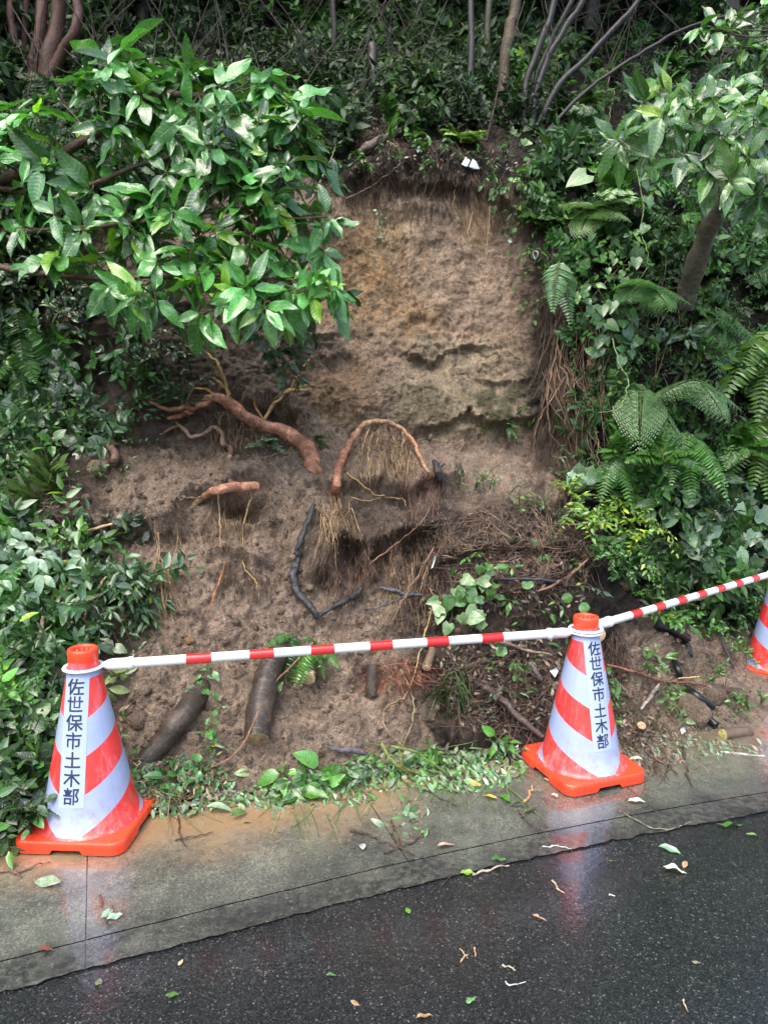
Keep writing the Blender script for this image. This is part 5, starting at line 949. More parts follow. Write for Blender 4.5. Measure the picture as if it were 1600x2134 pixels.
for pts, r, lab in LS:
    p = SP(pts); e = empty('log', tuple(p[0]), lab, 'log', 'cut logs in the mud'); bs = Buf(); rr = rpx(r, p); tube(bs, p, rr, L3(.030, .021, .015), 28, 16, False, .08); bs.build('bark', M['logbark'], e, loc=p[0])
    d = unit(p[0] - p[1]); bs = Buf(); tube(bs, [p[0] - d * .02, p[0] + d * .003], [rr[0] * .95, rr[0] * .94], L3(.36, .27, .15), 20, 1, True, 0, L3(.36, .27, .15), True); bs.build('cut_end', M['bark'], e, loc=p[0])
def facelog(x, y, r, lab, dirn, L=.25, col=L3(.06, .042, .03), ec=L3(.46, .36, .22), off=.06):
    p = S(x, y, off); rr = float(rpx(r, p[None])); d = unit(dirn); e = empty('log', tuple(p), lab, 'log', 'cut logs in the mud')
    bs = Buf(); tube(bs, [p, p - d * L * .5, p - d * L], [rr, rr * 1.02, rr * .95], col, 20, 6, False, .05); bs.build('bark', M['logbark'], e, loc=p)
    bs = Buf(); tube(bs, [p - d * .02, p + d * .002], [rr * .97] * 2, ec, 20, 1, True, 0, ec, True); bs.build('cut_end', M['bark'], e, loc=p)
facelog(640, 1413, 18, 'short log with a round pale cut end facing the road', (-.1, -1, -.35), .22)
facelog(1246, 1322, 17, 'sawn log end just behind the neck of the middle cone', (.25, -1, .1), .2, ec=L3(.52, .33, .19), off=.03)
facelog(776, 1448, 12, 'dark vertical log stub below the middle of the striped bar', (0, -.3, -1), .14, L3(.03, .022, .016), L3(.05, .035, .025), .03)
facelog(1505, 1532, 13, 'small cut log with a yellowish end lying on the mud at the right', (-1, -.3, .02), .16, L3(.09, .055, .035), L3(.38, .34, .12), .05)
facelog(1336, 1512, 9, 'small broken brown wood block right of the middle cone', (-.1, -.6, .8), .12, L3(.10, .06, .04), L3(.42, .27, .14), .05)
facelog(888, 1392, 9, 'thin broken stick end among reddish roots below the striped bar', (-.3, -.8, -.5), .12, L3(.14, .09, .05), L3(.5, .35, .2), .05)
M['pipe'] = plain('black_pipe', (.012, .013, .015), .3)
def pipe(pts, r, lab):
    p = SP(pts); bs = Buf(); tube(bs, p, rpx(r, p), (.02, .02, .02), 14, 6, True); o = bs.build('pipe_piece', M['pipe'], None, True, p[0]); tag(o, lab, 'pipe', 'broken black pipe pieces')
pipe([(1370, 1300, .03), (1400, 1312, .05), (1430, 1330, .04)], 10, 'black pipe piece highest on the mud right of the middle cone')
pipe([(1428, 1435, .02), (1450, 1450, .05), (1484, 1472, .04)], 9, 'black pipe piece lying beside the boulder')
pipe([(1404, 1378, .02), (1412, 1395, .04), (1416, 1408, .03)], 7, 'short black pipe piece above the pale green sprig')
pipe([(1468, 1492, .02), (1480, 1502, .03), (1492, 1512, .03)], 8, 'black pipe end near the small cut log')
wood('dark_stake', 'dark wet stake standing in the mud under the right bar', 'stake', [(1436, 1368, -.01), (1428, 1320, .04), (1420, 1280, .06)], [8, 6, 6], T_BLK * 1.4, m='wetbark')
ST = [
 ('driftwood', 'small purple grey split wood piece in front of the logs', 'wood piece', [(682, 1556, .03), (720, 1562, .04), (768, 1572, .03)], [3, 7, 5], L3(.10, .085, .10)),
 ('wood_piece', 'two toned broken post standing in the mud at the left', 'wood piece', [(240, 968, .01), (236, 940, .04), (232, 912, .05)], [9, 9, 8], L3(.16, .09, .06)),
 ('log', 'brown rotten log on the dark soil above the scar', 'log', [(748, 320, .05), (775, 305, .08), (805, 288, .08), (835, 272, .05)], [9, 10, 9, 8], L3(.11, .075, .06)),
 ('stick', 'silvery broken stick leaning above the brown rotten log', 'stick', [(840, 268, .05), (868, 235, .12), (895, 205, .2)], [5, 5, 4], L3(.17, .18, .19)),
 ('stick', 'pale stick leaning on the weeds beside the nearest cone', 'stick', [(60, 1460, .1), (72, 1400, .14), (90, 1285, .2)], [4, 5, 4.5], L3(.36, .25, .17)),
 ('stick', 'pale brown stick lying across the fallen branch at the left', 'stick', [(128, 1288, .1), (170, 1262, .12), (212, 1238, .12)], [3.5, 4.5, 3.5], L3(.38, .28, .18)),
 ('stick', 'thin peeled stick crossing the dark narrow leaves', 'stick', [(196, 1240, .14), (212, 1215, .15), (222, 1202, .15)], [2, 3, 2], L3(.5, .38, .2)),
 ('stick', 'pale splintered root pair pointing out of the mud at the left', 'stick', [(120, 1128, .1), (170, 1110, .1), (235, 1092, .03)], [2, 3.5, 3], L3(.52, .36, .2)),
 ('bamboo', 'green stem stuck in the mud among pale lobed leaves', 'stem', [(100, 1182, .1), (150, 1172, .1), (228, 1145, .03)], [5, 6, 6], L3(.16, .19, .04)),
 ('bamboo', 'green brown broken stems below the green stem', 'stem', [(118, 1255, .1), (140, 1225, .11), (148, 1215, .1)], [5, 5, 4], L3(.2, .2, .08)),
 ('stick', 'brown stick just behind the top of the nearest cone', 'stick', [(172, 1345, .1), (185, 1318, .12), (192, 1300, .12)], [4, 4, 3], L3(.36, .24, .15)),
 ('branch', 'brown curved branch across the dark soil ending in a pale broken tip', 'branch', [(1120, 1232, .05), (1150, 1220, .06), (1190, 1195, .07), (1225, 1165, .06)], [2.5, 3.5, 3.5, 2.5], L3(.18, .09, .06)),
 ('branch', 'black straight branch on the dark soil above the round leaves', 'branch', [(1040, 1206, .03), (1100, 1208, .04), (1150, 1212, .04), (1195, 1222, .02)], [3.5, 4, 3.5, 2], T_BLK * 1.6),
 ('branch', 'grey root like branch on the soil left of the middle cone', 'branch', [(1010, 1322, .04), (1050, 1340, .05), (1100, 1355, .05), (1145, 1363, .05)], [3, 4, 3.5, 2.5], L3(.22, .16, .12)),
 ('branch', 'rotten grey branch lying behind the middle cone base', 'branch', [(1010, 1432, .05), (1050, 1460, .06), (1085, 1500, .06), (1130, 1535, .04)], [6, 7, 7, 5], L3(.11, .085, .075)),
 ('stick', 'short dark purple stick on the soil above the rotten branch', 'stick', [(1105, 1382, .04), (1115, 1400, .05), (1127, 1418, .04)], [5, 6, 5], L3(.10, .08, .08)),
 ('stick', 'pale forked stick between the middle cone and the boulder', 'stick', [(1335, 1478, .03), (1355, 1450, .05), (1372, 1427, .04)], [3, 5, 3], L3(.26, .22, .18)),
 ('branch', 'red brown branch across the mud toward the far cone', 'branch', [(1265, 1385, .06), (1320, 1400, .06), (1375, 1418, .06), (1450, 1424, .06), (1520, 1440, .05)], [2.5, 3, 3, 2.5, 1.5], L3(.18, .075, .05)),
 ('stem', 'bent green stem curling over the litter heap at the gutter', 'stem', [(795, 1550, .08), (820, 1590, .09), (850, 1605, .07), (880, 1615, .04)], [4.5, 4.5, 4, 3], L3(.13, .16, .04)),
 ('stem', 'second green stem arching right over the litter heap', 'stem', [(835, 1568, .1), (838, 1590, .09), (860, 1610, .06)], [5, 5, 3], L3(.13, .15, .04)),
 ('stem', 'long green vine stem running right over the litter heap', 'stem', [(815, 1555, .12), (870, 1570, .12), (930, 1612, .06)], [2.5, 3, 2], L3(.14, .2, .05)),
 ('branch', 'thin black branch climbing beside the far cone', 'branch', [(1528, 1388, .03), (1505, 1340, .08), (1495, 1290, .1), (1502, 1262, .12)], [2.5, 2.5, 2, 1.5], T_BLK * 1.5),
 ('stick', 'long pale stick on the litter at the right end of the gutter', 'stick', [(1500, 1567, .02), (1545, 1572, .02), (1592, 1576, .02)], [3, 3.5, 3], L3(.4, .36, .3)),
 ('stem', 'long bare root looping out of the mud over the logs', 'root', [(420, 1610, .02), (500, 1560, .1), (560, 1440, .14), (620, 1375, .12), (640, 1345, .1)], [1.5, 1.8, 2, 1.8, 1.5], L3(.26, .14, .08)),
 ('root', 'orange bare root strand with a yellow leaf on the mud', 'root', [(470, 1170, .04), (462, 1200, .05), (445, 1245, .04), (430, 1285, .02)], [2.2, 2.5, 2, 1.2], L3(.4, .16, .07)),
 ('fallen_pole', 'dim silvery pole leaning in the shade at the left', 'pole', [(60, 720, .1), (105, 755, .1), (150, 790, .1), (175, 840, .06)], [4, 4.5, 4.5, 4], L3(.16, .16, .18)),
 ('stick', 'tan twig lying straight on the red brown branch', 'stick', [(1412, 1414, .09), (1432, 1412, .09), (1456, 1410, .09)], [1.5, 1.8, 1.2], L3(.5, .34, .12))]
for nm, lab, cat, pts, r, col in ST: wood(nm, lab, cat, pts, r, col, m='wetbark' if col.mean() < .07 else 'bark')
# long bare hanging roots and vines, one by one
HR = [('yellowish root bunch strand hanging left on the mud face', [(322, 1085), (328, 1140), (333, 1190), (338, 1240), (345, 1275)], 2., T_TAN), ('second pale strand of the left root bunch', [(330, 1110), (335, 1160), (345, 1200), (340, 1260)], 1.8, T_TAN),
 ('forked pale root on the mud right of the root bunch', [(370, 1090), (372, 1120), (360, 1165)], 1.8, T_TAN), ('pale root strand hanging just right of the forked one', [(366, 1095), (376, 1130), (383, 1170)], 1.5, T_TAN),
 ('long thin root hanging from the thick root', [(506, 1120), (508, 1180), (535, 1215), (540, 1250)], 1.8, T_YEL), ('tan root crossing from the arch foot to the right', [(722, 985), (760, 1015), (795, 1035), (840, 1040), (845, 1055)], 2.6, T_YEL),
 ('short tan root below the crossing root', [(730, 1036), (775, 1045), (800, 1030)], 2.2, T_TAN), ('pale thin root over the middle of the fallen trunk', [(545, 955), (590, 945), (650, 940)], 2, T_TAN),
 ('long brown root hanging in front of the dark hollow', [(905, 1140), (870, 1200), (835, 1260), (815, 1300)], 2.2, L3(.24, .13, .09)), ('root crossing the dark hollow diagonally', [(770, 1175), (830, 1130), (880, 1085), (905, 1040)], 1.8, L3(.24, .14, .09)),
 ('pale splitting root hanging at the right edge of the scar', [(1160, 690), (1165, 740), (1180, 790), (1205, 830), (1235, 850)], 3, L3(.3, .2, .13)), ('root hanging left of the pale splitting root', [(1160, 720), (1150, 770), (1140, 830), (1145, 900)], 2.4, L3(.26, .17, .11)),
 ('long straight root hanging down to the yellow green shrub', [(1190, 760), (1200, 850), (1200, 950)], 2, L3(.3, .2, .12)), ('long hanging root right of the straight one', [(1235, 850), (1243, 920), (1250, 1000)], 2, L3(.3, .22, .14)),
 ('root crossing behind the pale splitting root', [(1175, 760), (1210, 810), (1230, 845)], 2.2, L3(.3, .2, .13)), ('fine root hanging from the splitting root to the mud', [(1180, 780), (1150, 830), (1120, 880), (1110, 940)], 1.6, L3(.3, .2, .13)),
 ('thin pale root on the upper right of the scar face', [(1020, 430), (1018, 480), (1012, 530)], 1.6, T_TAN), ('thin pale root left of it on the scar face', [(985, 440), (975, 490), (992, 515)], 1.5, T_TAN), ('root strand hanging below the white paper', [(955, 355), (948, 400), (942, 430)], 1.6, T_TAN),
 ('root strand hanging from the rim over the scar', [(915, 365), (898, 405), (885, 432)], 1.8, L3(.26, .17, .11)), ('brown root along the rim above the scar', [(720, 415), (780, 385), (830, 345), (845, 335)], 2., L3(.2, .12, .08)),
 ('thin green brown vine hanging in the dark wood at the right', [(1318, 20), (1270, 160), (1255, 240), (1222, 330)], 2, L3(.22, .17, .10)), ('second hanging vine beside the dark wood vine', [(1280, 190), (1268, 250), (1272, 350)], 2, L3(.24, .19, .12)),
 ('loose pale green vine looping below the heart leaves', [(1275, 705), (1290, 760), (1310, 800), (1290, 850), (1245, 860)], 2.2, L3(.17, .24, .08)), ('yellow green vine stem hanging through the heart leaves', [(1325, 350), (1340, 430), (1335, 480), (1350, 540), (1330, 600), (1370, 600), (1420, 600)], 1.6, L3(.15, .22, .06)),
 ('pale bent stem from the left shrub to the rim of the scar', [(600, 500), (650, 410), (690, 330), (700, 300)], 3, L3(.17, .17, .08)), ('thin root curling at the gutter beside the middle cone', [(1060, 1560), (1065, 1600), (1045, 1650)], 1.6, L3(.2, .1, .06)),
 ('tan root looping down to the litter heap', [(905, 1250), (880, 1340), (850, 1440), (800, 1480), (805, 1520), (840, 1555)], 2.4, L3(.36, .23, .12)), ('thin pale loop of vine above the litter heap', [(835, 1395), (860, 1450), (860, 1500), (840, 1550)], 1.8, L3(.38, .36, .2))]
for lab, pts, r, col in HR:
    offs = .22 if ('wood' in lab) else (.4 if 'heart' in lab else .04)
    if 'bent stem' in lab: p = W([a for a, b_ in pts], [b_ for a, b_ in pts], [4.3, 4.6, 5.0, 5.2])
    else: p = SP([(a, b_, offs) for a, b_ in pts])
    bs = Buf(); tube(bs, p, rpx([r * .75, r * .6, r * .3], p), col * .85, 6, 10, False, .5); nm = 'vine' if 'vine' in lab or 'stem' in lab else 'hanging_root'; tag(bs.build(nm, M['root'], None, True, p[0]), lab, 'vine' if nm == 'vine' else 'root')
# fine root fibres and small debris that nobody could count
bs = Buf()
def fib(cx, cy, rx, ry, m, L0, L1, col, r=.8, off=.02, lean=.25, curl=8):
    th = rng.uniform(0, 6.28, m); q = np.sqrt(rng.random(m)); X = cx + rx * q * np.cos(th); Y = cy + ry * q * np.sin(th)
    for k in range(m):
        L = rng.uniform(L0, L1); n = 5; t = np.linspace(0, 1, n); a = rng.normal(0, lean)
        x = X[k] + np.sin(a) * L * t + np.cumsum(rng.normal(0, curl, n)) * .4; y = Y[k] + np.cos(a) * L * t + np.cumsum(rng.normal(0, curl * .5, n)) * .3
        p = S(x, y, off * rng.uniform(.3, 1.6) * np.sin(t * 2.6 + .3)); p = np.minimum(p, p[:1] + [9, 9, .02]); c = np.asarray(col) * math.exp(rng.normal(0, .35))
        tube(bs, p, rpx([r, r * .5], p) * rng.uniform(.6, 1.4), c, 3, 2, False)
TN, DK, RD = L3(.34, .23, .12), L3(.07, .045, .03), L3(.24, .10, .06)
for a in [(800, 930, 70, 40, 95, 20, 90, TN), (700, 1060, 30, 50, 60, 30, 110, TN), (340, 1200, 22, 50, 40, 30, 90, TN, .7), (490, 1060, 70, 25, 90, 20, 80, TN * .6), (720, 1150, 60, 60, 260, 30, 100, DK * 1.4), (860, 1130, 90, 60, 240, 25, 90, DK * 1.3),
    (880, 990, 50, 30, 70, 20, 80, L3(.2, .11, .08)), (1070, 1140, 180, 100, 800, 20, 90, L3(.15, .10, .07), .8, .02, 1.2), (880, 375, 210, 20, 260, 15, 110, DK), (1000, 430, 60, 30, 60, 30, 130, TN * .7, .7, .015), (1155, 600, 28, 120, 120, 40, 160, DK), (1165, 800, 30, 110, 160, 60, 220, DK * 1.2, .9),
    (1200, 740, 60, 100, 90, 60, 200, L3(.17, .11, .07), .9, .05), (830, 1400, 70, 30, 140, 15, 70, RD, .9, .04, 1.2), (1270, 1350, 40, 40, 120, 20, 90, DK * .8, .9, .03), (560, 850, 90, 40, 80, 20, 80, DK), (300, 1110, 150, 8, 90, 10, 40, DK), (480, 890, 60, 40, 90, 15, 70, TN * .6, .8, .03),
    (560, 1250, 380, 220, 300, 15, 80, TN * .55, .55, .01, 1.), (540, 880, 420, 90, 160, 20, 90, DK * 1.3, .7, .02, 1.), (1400, 1430, 180, 90, 150, 15, 80, DK * 1.4, .8, .02, 1.3), (860, 270, 120, 50, 200, 15, 70, DK, 1., .03, 1.4), (500, 1200, 60, 20, 60, 20, 60, DK), (60, 1020, 110, 60, 160, 30, 110, DK * 1.2, 1., .05, 1.4), (1060, 1440, 150, 90, 380, 20, 80, L3(.12, .08, .06), .9, .03, 1.4),
    (1300, 1560, 110, 40, 170, 20, 90, L3(.09, .05, .04), 1.1, .03, 1.1), (930, 700, 200, 250, 70, 15, 70, TN * .6, .5, .008, .5), (1330, 760, 220, 300, 120, 60, 200, L3(.12, .09, .05), .9, .12, .3), (850, 1190, 60, 60, 70, 30, 110, TN * .6)]: fib(*a)
tag(bs.build('fine_roots', M['root']), 'tangle of fine bare roots hanging and lying all over the landslip', 'roots', None, 'stuff')
bs = Buf()
for a in [(900, 1595, 170, 45, 110, 40, 150, L3(.13, .22, .06), 1.1, .03, 1.4), (640, 1650, 140, 26, 60, 40, 130, L3(.12, .2, .06), 1., .03, 1.4), (360, 1630, 110, 50, 70, 30, 110, L3(.16, .15, .07), 1., .04, 1.4), (1320, 1570, 130, 26, 60, 30, 110, L3(.16, .12, .07), 1., .03, 1.4), (150, 1230, 130, 90, 60, 50, 160, L3(.22, .17, .09), 1.1, .08, 1.4)]: fib(*a)
tag(bs.build('torn_stems', M['root']), 'tangle of thin torn green and tan stems in the heaps along the gutter', 'stems', None, 'stuff')
# stones
def stone_mesh(b, p, r, col, sq=(1, .8, .7), seed=0, rot=0., flat=.28, nl=9, ns=14):
    th = np.linspace(0, np.pi, nl); ph = np.linspace(0, 2 * np.pi, ns, endpoint=False); T_, P_ = np.meshgrid(th, ph, indexing='ij')
    v = np.stack([np.sin(T_) * np.cos(P_), np.sin(T_) * np.sin(P_), np.cos(T_)], -1).reshape(-1, 3)
    k = 1 + flat * fbm(v + seed * 3.7, 1.1, 3, 51); v = v * k[:, None]; v = np.sign(v) * np.abs(v) ** .85 * sq
    c, s = math.cos(rot), math.sin(rot); v = v @ np.array([[c, -s, 0], [s, c, 0], [0, 0, 1]]); v = np.asarray(p) + v * r
    i_, j_ = np.meshgrid(np.arange(nl - 1), np.arange(ns), indexing='ij'); j2 = (j_ + 1) % ns
    b.add(v, np.stack([i_ * ns + j_, (i_ + 1) * ns + j_, (i_ + 1) * ns + j2, i_ * ns + j2], -1).reshape(-1, 4), col)
cs = L3(.36, .27, .195)
STN = [(1440, 1482, 36, 'large rounded tan boulder right of the middle cone', cs * .85), (128, 1402, 34, 'largest tan stone beside the top of the nearest cone', cs), (118, 1462, 26, 'second tan stone just under the largest one by the cone', cs), (283, 999, 17, 'flat tan stone at the left on top of the mound', cs * 1.15),
 (416, 969, 12, 'upper of two small tan stones left of the thick root', cs * .9), (417, 988, 13, 'lower of two small tan stones left of the thick root', cs), (345, 948, 13, 'grey brown stone half buried under the twisted root', cs * .75), (180, 1036, 9, 'small stone at the left edge of the mound', cs), (108, 1068, 14, 'stone at the far left end of the mound above the pale leaves', cs * .9),
 (205, 975, 20, 'wedge shaped orange brown stone left of the flat tan one', cs * 1.05), (395, 1335, 9, 'orange stone above the long striped bar near the left cone', L3(.42, .26, .13)), (373, 1340, 8, 'small stone left of the orange stone above the bar', cs), (402, 1538, 19, 'greyish stone between the two dark logs', cs * .95), (300, 1440, 14, 'pale stone under the bar just right of the nearest cone', cs * 1.05),
 (360, 1462, 9, 'small tan stone left of the first dark log', cs), (645, 1224, 9, 'small tan stone right of the bent black branch', cs * 1.2), (1470, 1396, 14, 'rounded stone near the black pipe piece', cs * .7), (1485, 1450, 24, 'dull stone right of the boulder', cs * .65), (1530, 1450, 22, 'dull stone left of the far cone', cs * .6),
 (525, 968, 12, 'tan stone sunk in the mud below the small pale fern', cs * .95), (85, 1640, 15, 'tan stone among weeds left of the nearest cone', cs), (290, 1500, 24, 'clod of tan earth right of the nearest cone', cs * .85), (1300, 1215, 20, 'orange tan clod where the right bank meets the dark soil', L3(.3, .2, .13)), (1475, 1370, 11, 'small brown stone under the right bar', cs * .6), (985, 1290, 7, 'tiny grey pebble on the dark soil under the leaves', cs)]
M['stone'] = soil_mat(); M['stone'].name = 'stone'
for i, (x, y, r, lab, col) in enumerate(STN):
    p = S(x, y, -.0); rr = float(rpx(r, p[None])); bb = Buf(); stone_mesh(bb, p + np.array([0, .1, -.05]) * rr, rr, col, (1.1, .85, .85), i, rng.uniform(0, 3), nl=14, ns=22); tag(bb.build('stone', M['stone'], None, True, p), lab, 'stone', 'stones on the landslip')
bb = Buf(); pts = region(3600, lambda x, y: 1. if (E_(x, y, 560, 1260, 440, 400) or E_(x, y, 1420, 1450, 260, 130)) and y > 930 else (.5 if E_(x, y, 600, 960, 450, 80) else (.06 if E_(x, y, 880, 640, 230, 280) else 0)))
pp = S(pts[:, 0], pts[:, 1])
for i in range(len(pp)):
    r = min(.024, .0032 * math.exp(abs(rng.normal(0, .75)))); stone_mesh(bb, pp[i], r, cs * rng.uniform(.6, 1.25), (1, .8, .8), i, rng.uniform(0, 3), .6, nl=5, ns=6)
tag(bb.build('gravel', M['stone'], None, False), 'loose grit and small clods scattered over the mud', 'gravel', None, 'stuff')
# dead leaf litter and twigs
bb = Buf()
def litter(cx, cy, rx, ry, m, cols, L=.03, off=.012):
    th = rng.uniform(0, 6.28, m); q = np.sqrt(rng.random(m)); X = cx + rx * q * np.cos(th); Y = cy + ry * q * np.sin(th); p = S(X, Y, off); n = SN(X, Y)
    c = np.array(cols)[rng.integers(0, len(cols), m)] * np.exp(rng.normal(0, .3, (m, 1))); LL = L * rng.uniform(.5, 1.5, m)
    leaves(bb, p, unit(np.cross(n, rng.normal(size=(m, 3)))), n + rng.normal(0, .35, (m, 3)), LL, LL * .42, c, 'lance', 3, 3)
lc = [L3(.10, .06, .04), L3(.16, .10, .06), L3(.06, .04, .03), L3(.24, .18, .13), L3(.05, .035, .03)]
for a in [(1090, 1190, 150, 100, 500, lc), (1060, 1420, 160, 110, 700, lc), (1290, 1540, 110, 60, 450, lc), (850, 260, 160, 60, 500, lc), (60, 1020, 100, 70, 250, lc), (1400, 1480, 150, 90, 250, lc + [GA]), (880, 340, 230, 26, 260, lc), (900, 130, 200, 100, 500, lc),
    (1380, 1560, 180, 22, 420, [L3(.16, .26, .13), L3(.12, .22, .08), L3(.2, .26, .15), lc[1]], .022, .02), (900, 1610, 190, 45, 800, [GE, GA * 1.6, GB, lc[1], L3(.25, .3, .15)], .04, .03), (370, 1640, 120, 60, 500, [GE * .8, GA * 1.5, lc[1]], .035, .025), (230, 1600, 80, 120, 120, [GA * 1.5, lc[1]], .04, .02), (620, 1665, 170, 26, 420, [GE, GB, lc[1]], .035, .015), (850, 1720, 50, 45, 70, [GE * .8, GB, lc[1], lc[0]], .05, .015), (1300, 1585, 130, 26, 260, lc, .035, .02), (1480, 1560, 120, 24, 200, [GE * .7, lc[1]], .03, .02), (560, 1250, 330, 260, 60, [GE * .8, lc[3]], .02, .008)]: litter(*a)
tag(bb.build('leaf_litter', M['dry']), 'wet dead leaves and torn green scraps on the soil and along the gutter', 'litter', None, 'stuff')
# ------------------------------------------------------------------ single fallen leaves and twigs on the gutter and the road
FLV = [(755, 1766, 24, L3(.62, .60, .62), 95, 'white skeleton leaf on the gutter below the litter heap'), (930, 1762, 32, L3(.62, .36, .30), 10, 'pink brown fallen leaf on the gutter left of the middle cone'), (1018, 1662, 30, L3(.62, .45, .06), 150, 'yellow fallen leaf on the gutter left of the middle cone base'),
 (990, 1636, 22, L3(.5, .36, .12), 0, 'narrow ochre leaf at the mud edge left of the middle cone'), (712, 1658, 16, L3(.66, .52, .05), 5, 'small yellow leaf on the muddy gutter below the leafy sprig'), (452, 1553, 22, L3(.72, .50, .04), 15, 'bright yellow leaf in front of the longest log'), (515, 1608, 44, L3(.26, .36, .15), 20, 'long pale green leaf on the mud below the logs'),
 (1154, 1659, 17, L3(.6, .62, .52), 110, 'small white leaf in front of the middle cone base'), (1326, 1671, 30, L3(.6, .6, .52), 5, 'white oval leaf right of the middle cone base'), (1322, 1585, 24, L3(.62, .58, .48), 160, 'pale leaf beside the right corner of the middle cone base'), (1105, 1690, 34, GB * 1.1, 40, 'green leaf lying on the gutter left of the cone reflection'), (1050, 1665, 32, GB, 120, 'green leaf touching the yellow leaf on the gutter'), (1080, 1680, 30, GB, 170, 'wet green leaf between two others on the gutter'),
 (460, 1690, 46, L3(.22, .34, .2), 8, 'long bluish green leaf at the muddy edge right of the nearest cone'), (405, 1695, 34, L3(.24, .38, .15), 60, 'round green leaf right of the nearest cone base'), (500, 1700, 34, GA * 1.3, 50, 'dark green leaf at the edge of the brown mud film'), (515, 1712, 16, L3(.4, .3, .16), 10, 'small ochre leaf beside the dark green leaf'), (100, 1842, 50, L3(.24, .32, .2), 170, 'faded green leaf flat on the gutter under the nearest cone'),
 (225, 1905, 26, L3(.3, .46, .33), 60, 'pale green leaf on the gutter below the nearest cone'), (240, 1912, 26, L3(.3, .46, .33), 20, 'its twin pale green leaf crossed by a twig'), (98, 1978, 26, L3(.22, .05, .03), 0, 'red brown leaf stuck flat on the gutter at the lower left'), (377, 2005, 16, L3(.62, .5, .42), 80, 'small pinkish leaf on the asphalt at the left'), (205, 2050, 24, L3(.16, .19, .1), 140, 'dull leaf on the wet patch of asphalt at the left'),
 (360, 2074, 24, L3(.07, .16, .04), 20, 'dark green leaf on the asphalt at the lower left'), (850, 1898, 20, L3(.14, .36, .04), 100, 'bright green leaf alone on the dark asphalt'), (1395, 1773, 36, L3(.16, .34, .2), -25, 'bluish green leaf on the asphalt below the middle cone'), (1520, 1722, 46, L3(.06, .2, .03), 4, 'long dark green leaf on the asphalt at the right'), (1572, 1744, 28, L3(.2, .36, .1), -10, 'light green leaf on the asphalt at the far right'),
 (1407, 1818, 40, L3(.66, .62, .5), -12, 'pale lance shaped leaf on the asphalt at the right'), (1426, 1802, 28, L3(.55, .38, .24), 60, 'curled tan leaf beside the pale lance shaped one'), (1278, 1796, 16, L3(.14, .3, .08), 10, 'tiny green leaf in the cone reflection on the asphalt'), (975, 1822, 26, L3(.18, .34, .05), 10, 'yellow green leaf at the asphalt edge'), (1040, 1792, 26, L3(.05, .18, .03), 0, 'wet green leaf on the gutter lip near the asphalt'), (980, 2084, 22, L3(.14, .34, .12), 40, 'speckled green leaf at the bottom of the road'), (885, 2121, 30, L3(.42, .26, .13), 10, 'tan leaf at the bottom edge of the picture'),
 (740, 2092, 18, L3(.45, .3, .2), -30, 'brown leaf on the asphalt left of the speckled leaf'), (1450, 2006, 16, L3(.3, .3, .2), 0, 'dull scrap of leaf on the asphalt at the lower right'), (690, 2031, 18, L3(.1, .2, .08), 0, 'faint green leaf on the asphalt at the lower centre')]
for x, y, s_, col, ang, lab in FLV:
    inm = y < 1640 and not (1100 < x); zz = .016
    if y < 1625 and x < 1300: p = S(x, y, .012); n = SN(x, y)
    else: p = G(x, y, zz); n = np.array([0, 0, 1.])
    q = G(x, y, zz); edge_y = np.interp(q[0], ex, ey)
    if q[1] < edge_y - .04: p = G(x, y, .005)
    L = float(rpx(s_, p[None])) * 1.25; d = np.array([math.cos(R(ang)), math.sin(R(ang)), 0]); bb = Buf(); T0 = TM.pop(('lance', 8, 5), None); cen = p - d * L * .5
    leaves(bb, [cen], [d], n + [0, 0, 1.] + rng.normal(0, .12, 3), L, L * (.36 if s_ > 26 else .5), [col], 'ovate' if s_ % 2 else 'lance', 8, 5); TM[('lance', 8, 5)] = T0 if T0 else templ('lance', 8, 5)
    o = bb.build('fallen_leaf', M['dry'], None, True, p); tag(o, lab, 'leaf', 'fallen leaves on the ground')
    zmin = min(v.co.z for v in o.data.vertices) + p[2]
    if n[2] == 1. and zmin < p[2] - .002: o.location.z += (p[2] - zmin) * .8
